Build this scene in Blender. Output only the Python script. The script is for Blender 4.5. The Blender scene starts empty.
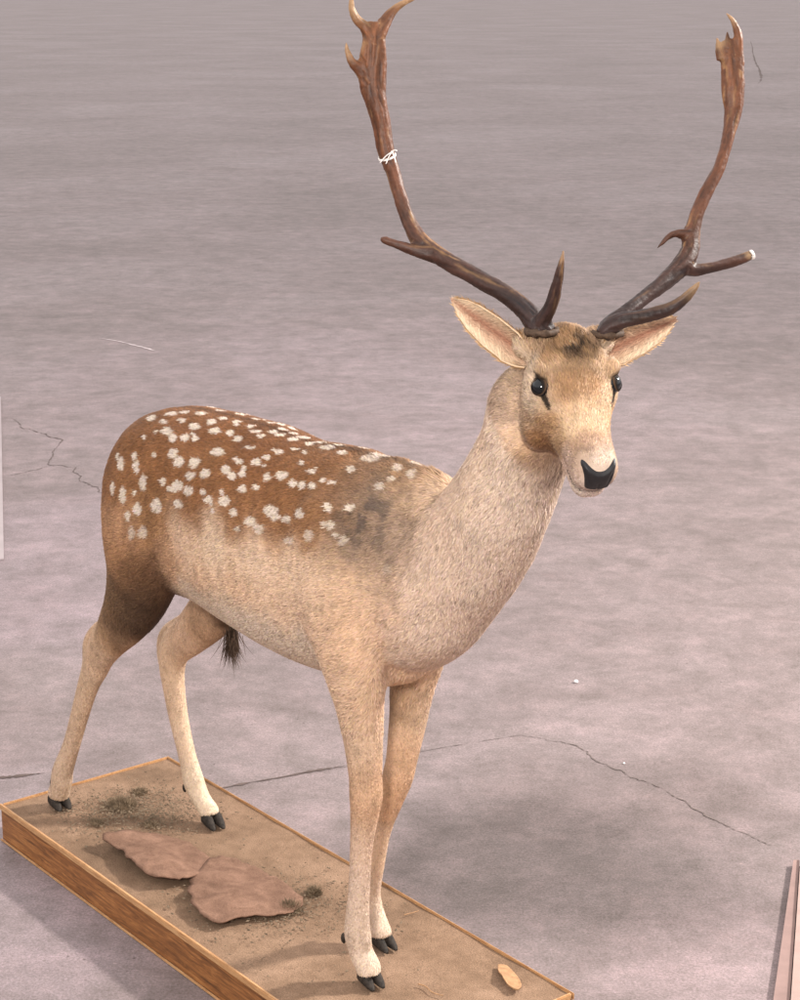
import bpy, bmesh, math, random
import numpy as np
from mathutils import Vector, Matrix
from mathutils.bvhtree import BVHTree
rng = np.random.default_rng(11); random.seed(7)
S = bpy.context.scene; COL = S.collection

# ------------------------------------------------------------------ frames
F = 1900.; P = math.atan(520 / 1900.); HB = .085; H = 1.70     # lens in px, pitch, board height, eye height over the board
_a = math.radians(-51.6)
FW = np.array([math.cos(_a), math.sin(_a), 0]); LT = np.array([-math.sin(_a), math.cos(_a), 0])
O = FW * -2.85 + LT * 1.85; O[2] = HB
CAM = np.array([0, 0, H + HB])
def ray(px, py):
    x = (px - 400) / F; y = (500 - py) / F
    return np.array([x, math.cos(P) + y * math.sin(P), -math.sin(P) + y * math.cos(P)])
def W(l): l = np.asarray(l, float); return O + np.outer(l[..., 0], FW).reshape(l.shape) + np.outer(l[..., 1], LT).reshape(l.shape) + l[..., 2:3] * np.array([0, 0, 1.])
def L(w): w = np.asarray(w, float) - O; return np.stack([w @ FW, w @ LT, w[..., 2]], -1)
def at(px, py, depth): return L(CAM + ray(px, py) * depth)        # point at a distance
def at_y(px, py, y):
    d = ray(px, py); t = ((O - CAM) @ LT + y) / (d @ LT); return L(CAM + t * d)
def at_z(px, py, z):
    d = ray(px, py); t = (z + HB - CAM[2]) / d[2]; return L(CAM + t * d)
MW = Matrix(((FW[0], LT[0], 0, O[0]), (FW[1], LT[1], 0, O[1]), (0, 0, 1, O[2]), (0, 0, 0, 1)))   # local -> world

# ------------------------------------------------------------------ helpers
def srgb(r, g, b):
    f = lambda c: (c / 255 / 12.92) if c / 255 <= .04045 else ((c / 255 + .055) / 1.055) ** 2.4
    return (f(r), f(g), f(b))
def link(name, me, mat=None, parent=None):
    o = bpy.data.objects.new(name, me); COL.objects.link(o)
    if mat: me.materials.append(mat)
    if parent: o.parent = parent
    return o
def tag(o, label=None, cat=None, group=None, kind=None):
    for k, v in (('label', label), ('category', cat), ('group', group), ('kind', kind)):
        if v: o[k] = v
    return o
def mesh(verts, faces, smooth=True):
    me = bpy.data.meshes.new('m'); me.from_pydata([tuple(map(float, v)) for v in verts], [], faces); me.update()
    if smooth: me.polygons.foreach_set('use_smooth', [True] * len(me.polygons))
    return me
def norm(v): v = np.asarray(v, float); return v / max(np.linalg.norm(v), 1e-9)
def resample(pts, n):
    """Catmull-Rom through rows of any width"""
    p = np.asarray(pts, float); k = len(p); t = np.linspace(0, k - 1, n); out = []
    for u in t:
        i = min(int(u), k - 2); f = u - i
        p0, p1, p2, p3 = p[max(i - 1, 0)], p[i], p[i + 1], p[min(i + 2, k - 1)]
        out.append(.5 * ((2 * p1) + (-p0 + p2) * f + (2 * p0 - 5 * p1 + 4 * p2 - p3) * f * f + (-p0 + 3 * p1 - 3 * p2 + p3) * f ** 3))
    return np.array(out)
def tube(rows, side, n=60, seg=24, sq=1.0, jit=0):
    """rows: x,y,z,ra(along side),rb ; swept closed tube"""
    r = resample(rows, n) if n else np.asarray(rows, float)
    c = r[:, :3]; T = np.gradient(c, axis=0); V = []; Fc = []
    side = np.asarray(side, float)
    for i in range(len(r)):
        t = norm(T[i]); s = side if side.ndim == 1 else side[i]
        s = norm(s - t * (s @ t)); nn = np.cross(t, s)
        for k in range(seg):
            a = 2 * math.pi * k / seg; ca, sa = math.cos(a), math.sin(a)
            ca = math.copysign(abs(ca) ** sq, ca); sa = math.copysign(abs(sa) ** sq, sa)
            j = 1 + (random.uniform(-jit, jit) if jit else 0)
            V.append(c[i] + (s * r[i, 3] * ca + nn * r[i, 4] * sa) * j)
    m = len(r)
    for i in range(m - 1):
        for k in range(seg):
            k2 = (k + 1) % seg
            Fc.append((i * seg + k, i * seg + k2, (i + 1) * seg + k2, (i + 1) * seg + k))
    for e, rev in ((0, True), (m - 1, False)):
        V.append(c[e]); ci = len(V) - 1
        for k in range(seg):
            k2 = (k + 1) % seg; f = (ci, e * seg + k, e * seg + k2); Fc.append(f[::-1] if rev else f)
    return V, Fc
def join(parts):
    V = []; Fc = []
    for v, f in parts:
        o = len(V); V += list(v); Fc += [tuple(i + o for i in q) for q in f]
    return V, Fc
def ellips(c, r, R=None, u=24, v=16):
    V = []; Fc = []
    for i in range(v + 1):
        th = math.pi * i / v
        for j in range(u):
            ph = 2 * math.pi * j / u
            p = np.array([math.sin(th) * math.cos(ph), math.sin(th) * math.sin(ph), math.cos(th)]) * r
            V.append(np.asarray(c) + (R @ p if R is not None else p))
    for i in range(v):
        for j in range(u): Fc.append((i * u + j, (i + 1) * u + j, (i + 1) * u + (j + 1) % u, i * u + (j + 1) % u))
    return V, Fc
def loft(st, frame=None, n=70, seg=40):
    """st rows: s, top, bottom, halfwidth, cy, ewide(0..1 height of widest), squareness"""
    r = resample(st, n); V = []; Fc = []
    for q in r:
        s, zt, zb, hw, cy, ew, ex = q
        zc = zb + (zt - zb) * ew
        for k in range(seg):
            a = 2 * math.pi * k / seg; ca, sa = math.cos(a), math.sin(a)
            y = cy + hw * math.copysign(abs(ca) ** ex, ca)
            z = zc + ((zt - zc) if sa > 0 else (zc - zb)) * math.copysign(abs(sa) ** ex, sa)
            p = np.array([s, y, z]); V.append(frame(p) if frame else p)
    m = len(r)
    for i in range(m - 1):
        for k in range(seg):
            k2 = (k + 1) % seg; Fc.append((i * seg + k, (i + 1) * seg + k, (i + 1) * seg + k2, i * seg + k2))
    for e, rev in ((0, False), (m - 1, True)):
        V.append(np.mean(V[e * seg:(e + 1) * seg], axis=0)); ci = len(V) - 1
        for k in range(seg):
            k2 = (k + 1) % seg; f = (ci, e * seg + k, e * seg + k2); Fc.append(f[::-1] if rev else f)
    return V, Fc

# value noise in 3D (numpy)
_h = rng.random((64, 64, 64))
def vnoise(p, sc):
    q = np.asarray(p) * sc + 31.7; i = np.floor(q).astype(int); f = q - i; f = f * f * (3 - 2 * f)
    def g(a, b, c): return _h[(i[:, 0] + a) % 64, (i[:, 1] + b) % 64, (i[:, 2] + c) % 64]
    x, y, z = f.T
    return ((g(0,0,0)*(1-x)+g(1,0,0)*x)*(1-y)+(g(0,1,0)*(1-x)+g(1,1,0)*x)*y)*(1-z)+((g(0,0,1)*(1-x)+g(1,0,1)*x)*(1-y)+(g(0,1,1)*(1-x)+g(1,1,1)*x)*y)*z
def fbm(p, sc, o=3):
    s = 0; a = 1; t = 0
    for k in range(o): s = s + a * vnoise(p, sc * 2 ** k); t += a; a *= .5
    return s / t
def ss(a, b, x): t = np.clip((x - a) / (b - a), 0, 1); return t * t * (3 - 2 * t)

# ------------------------------------------------------------------ materials
def mat(name, rough=.6, spec=.3):
    m = bpy.data.materials.new(name); m.use_nodes = True; nt = m.node_tree
    b = nt.nodes['Principled BSDF']; b.inputs['Roughness'].default_value = rough; b.inputs['Specular IOR Level'].default_value = spec
    return m, nt, b
def N(nt, t, **kw):
    n = nt.nodes.new(t)
    for k, v in kw.items():
        if k in n.inputs: n.inputs[k].default_value = v
        else: setattr(n, k, v)
    return n
def ramp(nt, fac, stops):
    r = nt.nodes.new('ShaderNodeValToRGB'); nt.links.new(fac, r.inputs[0]); e = r.color_ramp.elements
    while len(e) < len(stops): e.new(.5)
    for el, (p, c) in zip(e, stops): el.position = p; el.color = (*c, 1)
    return r.outputs[0]
def mix(nt, fac, a, b, mode='MIX'):
    m = nt.nodes.new('ShaderNodeMix'); m.data_type = 'RGBA'; m.blend_type = mode
    for s, v in ((0, fac), (6, a), (7, b)):
        if hasattr(v, 'links') or hasattr(v, 'is_output'): nt.links.new(v, m.inputs[s])
        else: m.inputs[s].default_value = v if s == 0 else ((*v, 1) if len(v) == 3 else v)
    return m.outputs[2]
def tex(nt, coord='Object', scale=(1, 1, 1)):
    t = nt.nodes.new('ShaderNodeTexCoord'); mp = nt.nodes.new('ShaderNodeMapping'); mp.inputs['Scale'].default_value = scale
    nt.links.new(t.outputs[coord], mp.inputs[0]); return mp.outputs[0]
def noise(nt, vec, scale, detail=4, rough=.5, dist=0):
    n = N(nt, 'ShaderNodeTexNoise', Scale=scale, Detail=detail, Roughness=rough, Distortion=dist); nt.links.new(vec, n.inputs['Vector']); return n.outputs[0]
def bump(nt, b, h, strength=.3, dist=.002):
    n = N(nt, 'ShaderNodeBump', Strength=strength, Distance=dist); nt.links.new(h, n.inputs['Height']); nt.links.new(n.outputs[0], b.inputs['Normal'])

def vcol_mat(name, rough, spec, nscale, amount, bstr=.2, bd=.001, stretch=(1, 1, 1)):
    m, nt, b = mat(name, rough, spec)
    at_ = N(nt, 'ShaderNodeAttribute', attribute_name='Col')
    v = tex(nt, 'Object', stretch); n = noise(nt, v, nscale, 6, .6)
    g = ramp(nt, n, [(.25, (1 - amount,) * 3), (.75, (1 + 0 * amount,) * 3)])
    c = mix(nt, 1.0, at_.outputs[0], g, 'MULTIPLY'); nt.links.new(c, b.inputs['Base Color'])
    bump(nt, b, n, bstr, bd); return m
M_skin = vcol_mat('deer_skin', .8, .15, 220, .25)
M_fur = vcol_mat('deer_fur', .62, .18, 300, .12)
M_antler = vcol_mat('antler_bone', .5, .35, 140, .4, .4, .002)
M_antler.node_tree.nodes['Mapping'].inputs['Scale'].default_value = (1, 1, 1)
def plain(name, c, rough, spec, nscale=80, amt=.3, bs=.2, bd=.001):
    m, nt, b = mat(name, rough, spec); v = tex(nt); n = noise(nt, v, nscale, 5, .6)
    nt.links.new(ramp(nt, n, [(.3, tuple(x * (1 - amt) for x in c)), (.7, tuple(min(1, x * (1 + amt)) for x in c))]), b.inputs['Base Color'])
    bump(nt, b, n, bs, bd); return m
M_nose = plain('nose_leather', (.013, .011, .012), .5, .4, 500, .3, .5, .0006)
M_eye, nt, b = mat('eye_glass', .10, .45)
v = tex(nt); nt.links.new(ramp(nt, noise(nt, v, 30), [(.3, (.004, .005, .006)), (.7, (.012, .014, .016))]), b.inputs['Base Color'])
M_lid = plain('eyelid_skin', (.018, .013, .011), .55, .3, 300)
M_hoof = plain('hoof_horn', (.030, .023, .018), .7, .2, 160, .7, .4, .001)
M_string = plain('cotton_string', (.75, .70, .66), .9, .1, 600, .2)
M_tuft = plain('dark_hair', (.075, .046, .03), .7, .2, 200, .4)
# bark
M_bark, nt, b = mat('bark', .92, .1); v = tex(nt, 'Object', (1, 1, 1)); n = noise(nt, v, 26, 8, .65, .6); n2 = noise(nt, v, 420, 3, .7)
c1 = ramp(nt, n, [(.25, srgb(98, 74, 60)), (.5, srgb(124, 95, 79)), (.72, srgb(145, 113, 95))])
nt.links.new(mix(nt, .5, c1, ramp(nt, n2, [(.28, (.3, .3, .3)), (.5, (.95, .95, .95)), (.72, (1.5, 1.5, 1.5))]), 'MULTIPLY'), b.inputs['Base Color']); bump(nt, b, n2, .7, .0025)
M_moss = plain('dried_moss', (.20, .145, .095), .9, .1, 60, .6)
M_chip = plain('wood_chip', srgb(164, 126, 92), .7, .2, 90, .25)
# sand coated board top
M_sand, nt, b = mat('sanded_board_top', .9, .12); v = tex(nt)
n1 = noise(nt, v, 5, 5, .6, .5); n2 = noise(nt, v, 420, 3, .7); n3 = noise(nt, v, 40, 4, .6)
c = ramp(nt, n1, [(.3, srgb(112, 90, 72)), (.5, srgb(136, 110, 89)), (.72, srgb(155, 127, 105))])
c = mix(nt, .8, c, ramp(nt, n2, [(.28, (.38, .36, .36)), (.5, (.92, .92, .92)), (.72, (1.4, 1.36, 1.34))]), 'MULTIPLY')
c = mix(nt, .5, c, ramp(nt, n3, [(.35, (.72, .7, .68)), (.6, (1.05, 1.05, 1.05))]), 'MULTIPLY')
nt.links.new(c, b.inputs['Base Color']); bump(nt, b, n2, .7, .0025)
# wood side
def wood(name, c0, c1, c2, stretch):
    m, nt, b = mat(name, .5, .3); v = tex(nt, 'Object', stretch); n = noise(nt, v, 9, 8, .65, 1.2); n2 = noise(nt, v, 60, 4, .6)
    c = ramp(nt, n, [(.3, c0), (.5, c1), (.7, c2)])
    nt.links.new(mix(nt, .6, c, ramp(nt, n2, [(.3, (.55, .55, .55)), (.65, (1.05, 1.05, 1.05))]), 'MULTIPLY'), b.inputs['Base Color']); bump(nt, b, n2, .25, .001); return m
M_side = wood('stained_wood', srgb(88, 56, 32), srgb(140, 90, 50), srgb(184, 126, 74), (1.2, 10, 14))
M_sidex = wood('stained_wood_cross', srgb(88, 56, 32), srgb(140, 90, 50), srgb(184, 126, 74), (10, 1.2, 14))
M_trim = wood('pale_edge_wood', srgb(158, 112, 72), srgb(186, 140, 96), srgb(206, 164, 118), (2, 20, 20))

# concrete floor
M_floor, nt, b = mat('concrete', .62, .25); v = tex(nt)
na = noise(nt, v, .35, 15, .68, .5); nb = noise(nt, v, 3.2, 12, .72, 1.6); nc = noise(nt, v, 7, 15, .9); nd = noise(nt, v, 190, 4, .85)
rot = nt.nodes.new('ShaderNodeTexCoord'); mp_ = nt.nodes.new('ShaderNodeMapping'); mp_.inputs['Rotation'].default_value = (0, 0, .5); mp_.inputs['Scale'].default_value = (.5, 1.5, 1); nt.links.new(rot.outputs['Object'], mp_.inputs[0]); ne = noise(nt, mp_.outputs[0], 1.1, 12, .7, 2.2)
c = ramp(nt, na, [(.3, srgb(115, 104, 101)), (.5, srgb(126, 114, 112)), (.7, srgb(137, 126, 125))])
c = mix(nt, .65, c, ramp(nt, nb, [(.3, (.74, .72, .70)), (.5, (.98, .98, .98)), (.7, (1.18, 1.15, 1.18))]), 'MULTIPLY')
c = mix(nt, .38, c, ramp(nt, ne, [(.3, (.76, .74, .73)), (.52, (1, 1, 1)), (.7, (1.2, 1.17, 1.18))]), 'MULTIPLY')
c = mix(nt, .7, c, ramp(nt, nc, [(.38, (.55, .55, .50)), (.5, (.97, .96, .96)), (.62, (1.48, 1.40, 1.42))]), 'MULTIPLY')
c = mix(nt, .9, c, ramp(nt, nd, [(.3, (.50, .50, .44)), (.5, (.97, .95, .95)), (.7, (1.45, 1.36, 1.48))]), 'MULTIPLY')
vo = N(nt, 'ShaderNodeTexVoronoi', Scale=34.); vo.inputs['Randomness'].default_value = 1; nt.links.new(v, vo.inputs['Vector'])
pits = ramp(nt, vo.outputs['Distance'], [(.05, (.55, .53, .52)), (.13, (1, 1, 1))]); msk = ramp(nt, noise(nt, v, 3.0, 4, .6), [(.5, (0, 0, 0)), (.62, (1, 1, 1))])
c = mix(nt, msk, c, mix(nt, 1.0, c, pits, 'MULTIPLY'))
vo2 = N(nt, 'ShaderNodeTexVoronoi', Scale=15.); nt.links.new(v, vo2.inputs['Vector']); c = mix(nt, .6, c, ramp(nt, vo2.outputs['Distance'], [(.03, (1.5, 1.45, 1.42)), (.07, (1, 1, 1))]), 'MULTIPLY')
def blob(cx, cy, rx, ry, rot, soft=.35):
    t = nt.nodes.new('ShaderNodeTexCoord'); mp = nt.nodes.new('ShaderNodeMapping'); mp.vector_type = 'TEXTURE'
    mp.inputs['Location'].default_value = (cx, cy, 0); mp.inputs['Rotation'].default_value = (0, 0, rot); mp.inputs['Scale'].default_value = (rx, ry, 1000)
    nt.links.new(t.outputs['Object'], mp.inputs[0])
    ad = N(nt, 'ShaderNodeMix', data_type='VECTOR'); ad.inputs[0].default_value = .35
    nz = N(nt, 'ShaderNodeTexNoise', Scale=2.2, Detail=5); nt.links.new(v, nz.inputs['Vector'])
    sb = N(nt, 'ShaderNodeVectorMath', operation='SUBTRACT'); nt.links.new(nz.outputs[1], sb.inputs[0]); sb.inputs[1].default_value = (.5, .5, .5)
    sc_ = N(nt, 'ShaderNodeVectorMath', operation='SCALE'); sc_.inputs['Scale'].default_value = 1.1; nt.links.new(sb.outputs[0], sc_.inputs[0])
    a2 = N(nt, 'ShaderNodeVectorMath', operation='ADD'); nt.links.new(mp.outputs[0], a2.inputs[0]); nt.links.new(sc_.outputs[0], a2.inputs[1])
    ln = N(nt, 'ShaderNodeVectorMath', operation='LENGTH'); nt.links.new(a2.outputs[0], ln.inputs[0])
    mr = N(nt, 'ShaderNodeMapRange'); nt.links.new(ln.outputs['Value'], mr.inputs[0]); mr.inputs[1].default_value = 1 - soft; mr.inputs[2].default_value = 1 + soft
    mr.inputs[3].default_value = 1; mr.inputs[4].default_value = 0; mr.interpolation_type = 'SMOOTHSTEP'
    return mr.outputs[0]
def floor_pt(px, py): d = ray(px, py); t = -CAM[2] / d[2]; return CAM + t * d
FLOOR_BLOBS = []   # (px, py, rx, ry, rot, colour) soft darker and paler patches on the slab
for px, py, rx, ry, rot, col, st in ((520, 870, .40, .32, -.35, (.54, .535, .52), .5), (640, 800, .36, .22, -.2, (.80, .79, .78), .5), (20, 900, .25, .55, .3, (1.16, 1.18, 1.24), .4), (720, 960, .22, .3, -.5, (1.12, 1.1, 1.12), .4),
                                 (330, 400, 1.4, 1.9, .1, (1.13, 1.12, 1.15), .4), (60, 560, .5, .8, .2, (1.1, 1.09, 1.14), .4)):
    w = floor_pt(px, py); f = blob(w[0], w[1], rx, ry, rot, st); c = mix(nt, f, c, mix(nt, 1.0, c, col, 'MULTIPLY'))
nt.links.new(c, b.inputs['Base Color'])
h = mix(nt, .4, nd, nc); bump(nt, b, h, .25, .0015)
M_crack = plain('crack_dirt', srgb(106, 95, 91), .9, .1, 40, .35)
M_joint = plain('joint_dirt', srgb(92, 80, 76), .9, .1, 12, .35)
M_scuff = plain('pale_scuff', srgb(205, 190, 190), .8, .1, 20, .15)

# ------------------------------------------------------------------ floor and its marks
gx, gy = 250, 1500
fl = link('floor', mesh([(-gx, -8, 0), (gx, -8, 0), (gx, gy, 0), (-gx, gy, 0)], [(0, 1, 2, 3)], False), M_floor); tag(fl, kind='structure')
def ribbon(name, pts, w0, material, jit=.01, wj=.6, kind='structure', z=.0015, steps=14, parent=None):
    p = np.array([floor_pt(*q)[:2] for q in pts]); d = []
    for a, b2 in zip(p[:-1], p[1:]):
        for k in range(steps): d.append(a + (b2 - a) * k / steps)
    d.append(p[-1]); d = np.array(d); m = len(d)
    t = np.gradient(d, axis=0); t /= np.linalg.norm(t, axis=1)[:, None] + 1e-9; nn = np.stack([-t[:, 1], t[:, 0]], 1)
    wob = np.convolve(rng.normal(0, 1, m + 4), np.ones(5) / 5, 'valid') * jit; d = d + nn * wob[:, None]
    wd = w0 * np.clip(1 + wj * rng.normal(0, 1, m), .25, 2.2) * np.clip(np.minimum(np.arange(m), np.arange(m)[::-1]) / 6, .1, 1)
    V = []; 
    for i in range(m): V += [(*(d[i] + nn[i] * wd[i] / 2), z), (*(d[i] - nn[i] * wd[i] / 2), z)]
    o = link(name, mesh(V, [(2 * i, 2 * i + 1, 2 * i + 3, 2 * i + 2) for i in range(m - 1)], False), material, parent); 
    if not parent: tag(o, kind=kind)
    return o
ribbon('floor_crack', [(545, 740), (575, 746), (600, 762), (628, 776), (660, 788), (690, 806), (722, 824), (748, 835), (775, 848)], .0024, M_crack, .007)
ribbon('floor_crack', [(10, 418), (24, 428), (44, 434), (62, 440), (53, 452), (50, 465), (74, 468), (80, 480), (98, 488), (112, 500), (125, 508)], .0042, M_crack, .012)
ribbon('floor_crack', [(6, 476), (30, 472), (50, 466)], .0032, M_crack, .01)
ribbon('floor_joint', [(-60, 784), (0, 778), (45, 773)], .012, M_joint, .003, .4)
ribbon('floor_joint', [(150, 810), (225, 788), (300, 774), (345, 766)], .007, M_joint, .003, .5)
ribbon('floor_joint', [(300, 777), (420, 752), (520, 735), (560, 742)], .0014, M_crack, .004, .6)
ribbon('floor_crack', [(751, 40), (754, 60), (762, 76), (758, 84)], .03, M_crack, .02)
ribbon('floor_scratch', [(100, 338), (130, 344), (160, 352)], .012, M_scuff, .01)

# ------------------------------------------------------------------ board
C0 = np.array([-.617, -.190]); 
X0, X1, Y0, Y1 = -.616, .716, -.192, .226
def root(name, label, cat, loc=(0, 0, 0), group=None):
    o = bpy.data.objects.new(name, None); COL.objects.link(o); o.empty_display_size = .1
    o.matrix_world = MW @ Matrix.Translation(loc); return tag(o, label, cat, group)
board = root('display_board', 'long shallow wooden plinth with sanded top and stained sides under the deer', 'plinth', (0, 0, -HB))
def box(x0, x1, y0, y1, z0, z1, bev=.0015):
    bm = bmesh.new(); bmesh.ops.create_cube(bm, size=1)
    for v_ in bm.verts: v_.co = Vector(((x0 + x1) / 2 + v_.co.x * (x1 - x0), (y0 + y1) / 2 + v_.co.y * (y1 - y0), (z0 + z1) / 2 + v_.co.z * (z1 - z0)))
    if bev: bmesh.ops.bevel(bm, geom=bm.edges[:], offset=bev, segments=2, affect='EDGES')
    me = bpy.data.meshes.new('m'); bm.to_mesh(me); bm.free(); return me
# deck: subdivided grid with slight unevenness
nx, ny = 220, 70; xs = np.linspace(X0 + .002, X1 - .003, nx); ys = np.linspace(Y0 + .003, Y1 - .002, ny)
G = np.array([(x, y, 0) for x in xs for y in ys]); G[:, 2] = HB - .004 + (fbm(G, 14, 3) - .5) * .004
FD = [(i * ny + j, (i + 1) * ny + j, (i + 1) * ny + j + 1, i * ny + j + 1) for i in range(nx - 1) for j in range(ny - 1)]
link('deck', mesh(G, FD), M_sand, board)
t_ = .012
link('side_panel', box(X0, X1, Y0 - t_ * 0, Y0 + t_, .004, HB - .012), M_side, board)
link('side_panel', box(X0, X1, Y1 - t_, Y1, .004, HB - .012), M_side, board)
link('end_panel', box(X0, X0 + t_, Y0 + t_ + .001, Y1 - t_ - .001, .004, HB - .012), M_sidex, board)
link('end_panel', box(X1 - t_, X1, Y0 + t_ + .001, Y1 - t_ - .001, .004, HB - .012), M_sidex, board)
e = .003
for nm, bx_ in (('edge_trim', (X0 - e, X1 + e, Y0 - e, Y0 + .004)), ('edge_trim', (X0 - e, X1 + e, Y1 - .003, Y1 + .001)), ('edge_trim', (X0 - .001, X0 + .003, Y0 + .005, Y1 - .004)), ('edge_trim', (X1 - .005, X1 + .001, Y0 + .005, Y1 - .004))):
    link(nm, box(*bx_, HB - .0115, HB + .001), M_trim, board)
link('base_strip', box(X0 - .002, X1 + .002, Y0 - .004, Y0 - .0005, .001, .006, .001), M_trim, board)

# ------------------------------------------------------------------ deer body
HD = at_y(570, 334, -.03)                      # crown of the head between the antlers
yaw = math.radians(-25.5); pit = math.radians(40); roll_ = math.radians(0)
hf0 = np.array([math.cos(yaw), math.sin(yaw), 0]); hl = np.array([-math.sin(yaw), math.cos(yaw), 0]); up = np.array([0, 0, 1.])
hf = hf0 * math.cos(pit) - up * math.sin(pit)        # from crown to nose
hu = hf0 * math.sin(pit) + up * math.cos(pit)        # out of the forehead
RH_ = np.stack([hf, hl, hu], 1)
def HP(p): return HD + RH_ @ np.asarray(p, float)
HS = .845
def hs(rows): return [(r[0] * HS if r[0] > 0 else r[0], *r[1:]) for r in rows]
head = loft(hs([
    (-.045, -.040, -.080, .018, 0, .5, 1),
    (-.035, -.018, -.100, .038, 0, .5, 1),
    (-.010, .000, -.120, .050, 0, .6, .95),
    (.020, .003, -.148, .058, 0, .64, .85),
    (.050, .003, -.164, .0655, 0, .64, .84),
    (.085, .000, -.163, .0650, 0, .64, .84),
    (.112, -.008, -.149, .053, 0, .62, .84),
    (.140, -.014, -.125, .0425, 0, .6, .85),
    (.175, -.018, -.099, .0345, 0, .58, .82),
    (.205, -.018, -.086, .0315, 0, .56, .80),
    (.230, -.018, -.081, .0310, 0, .55, .80),
    (.247, -.022, -.077, .0295, 0, .55, .82),
    (.258, -.032, -.071, .0235, 0, .5, .9),
    (.262, -.042, -.062, .012, 0, .5, 1)]), HP)
jaw = loft(hs([(.04, -.08, -.133, .045, 0, .5, 1), (.095, -.08, -.128, .038, 0, .5, 1), (.145, -.07, -.112, .030, 0, .5, .95), (.200, -.065, -.104, .027, 0, .5, .9),
            (.236, -.070, -.102, .0245, 0, .5, .9), (.252, -.077, -.098, .017, 0, .5, 1)]), HP, 40, 28)
brows = [ellips(HP((.056, s * .0545, -.011)), (.017, .0095, .0105), RH_) for s in (-1, 1)]
cheek = [ellips(HP((.066, s * .040, -.112)), (.042, .023, .042), RH_) for s in (-1, 1)]
neckbase = HP((.0, 0, -.06))
side_n = np.array([.3, 1, 0.])
def nk(px, py, y, ra, rb): return (*at_y(px, py, y), ra, rb)
neck = tube([(*HP((.035, 0, -.07)), .050, .056),
             nk(532, 405, -.022, .061, .063), nk(527, 440, -.015, .067, .071),
             nk(512, 480, -.008, .074, .079), nk(491, 522, -.002, .079, .088), nk(460, 561, 0, .089, .101),
             nk(432, 588, 0, .100, .118), nk(405, 600, 0, .105, .125)], side_n, 50, 36)
torso = loft([
    (-.302, .79, .69, .030, 0, .5, 1), (-.290, .832, .655, .062, 0, .5, 1), (-.265, .874, .62, .096, 0, .5, .95), (-.225, .902, .60, .120, 0, .52, .92),
    (-.18, .918, .600, .132, 0, .52, .90), (-.11, .930, .592, .135, 0, .5, .9), (0, .936, .574, .138, 0, .46, .9), (.12, .938, .562, .146, 0, .42, .9),
    (.24, .937, .552, .148, 0, .42, .92), (.34, .940, .548, .144, 0, .42, .92), (.43, .946, .555, .136, 0, .44, .95), (.50, .952, .560, .122, 0, .46, .95),
    (.55, .950, .588, .106, 0, .48, .95), (.585, .930, .65, .082, 0, .5, .95), (.615, .88, .70, .056, 0, .5, 1), (.635, .83, .74, .03, 0, .5, 1)], None, 90, 48)
brisket = [ellips((.585, 0, .893), (.085, .055, .062)), ellips((.52, 0, .645), (.06, .068, .075))]
Yv = (0, 1, 0)
def P3(x, y, z, ra, rb): return (x, y, z, ra, rb)    # ra sideways, rb fore-aft
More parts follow.
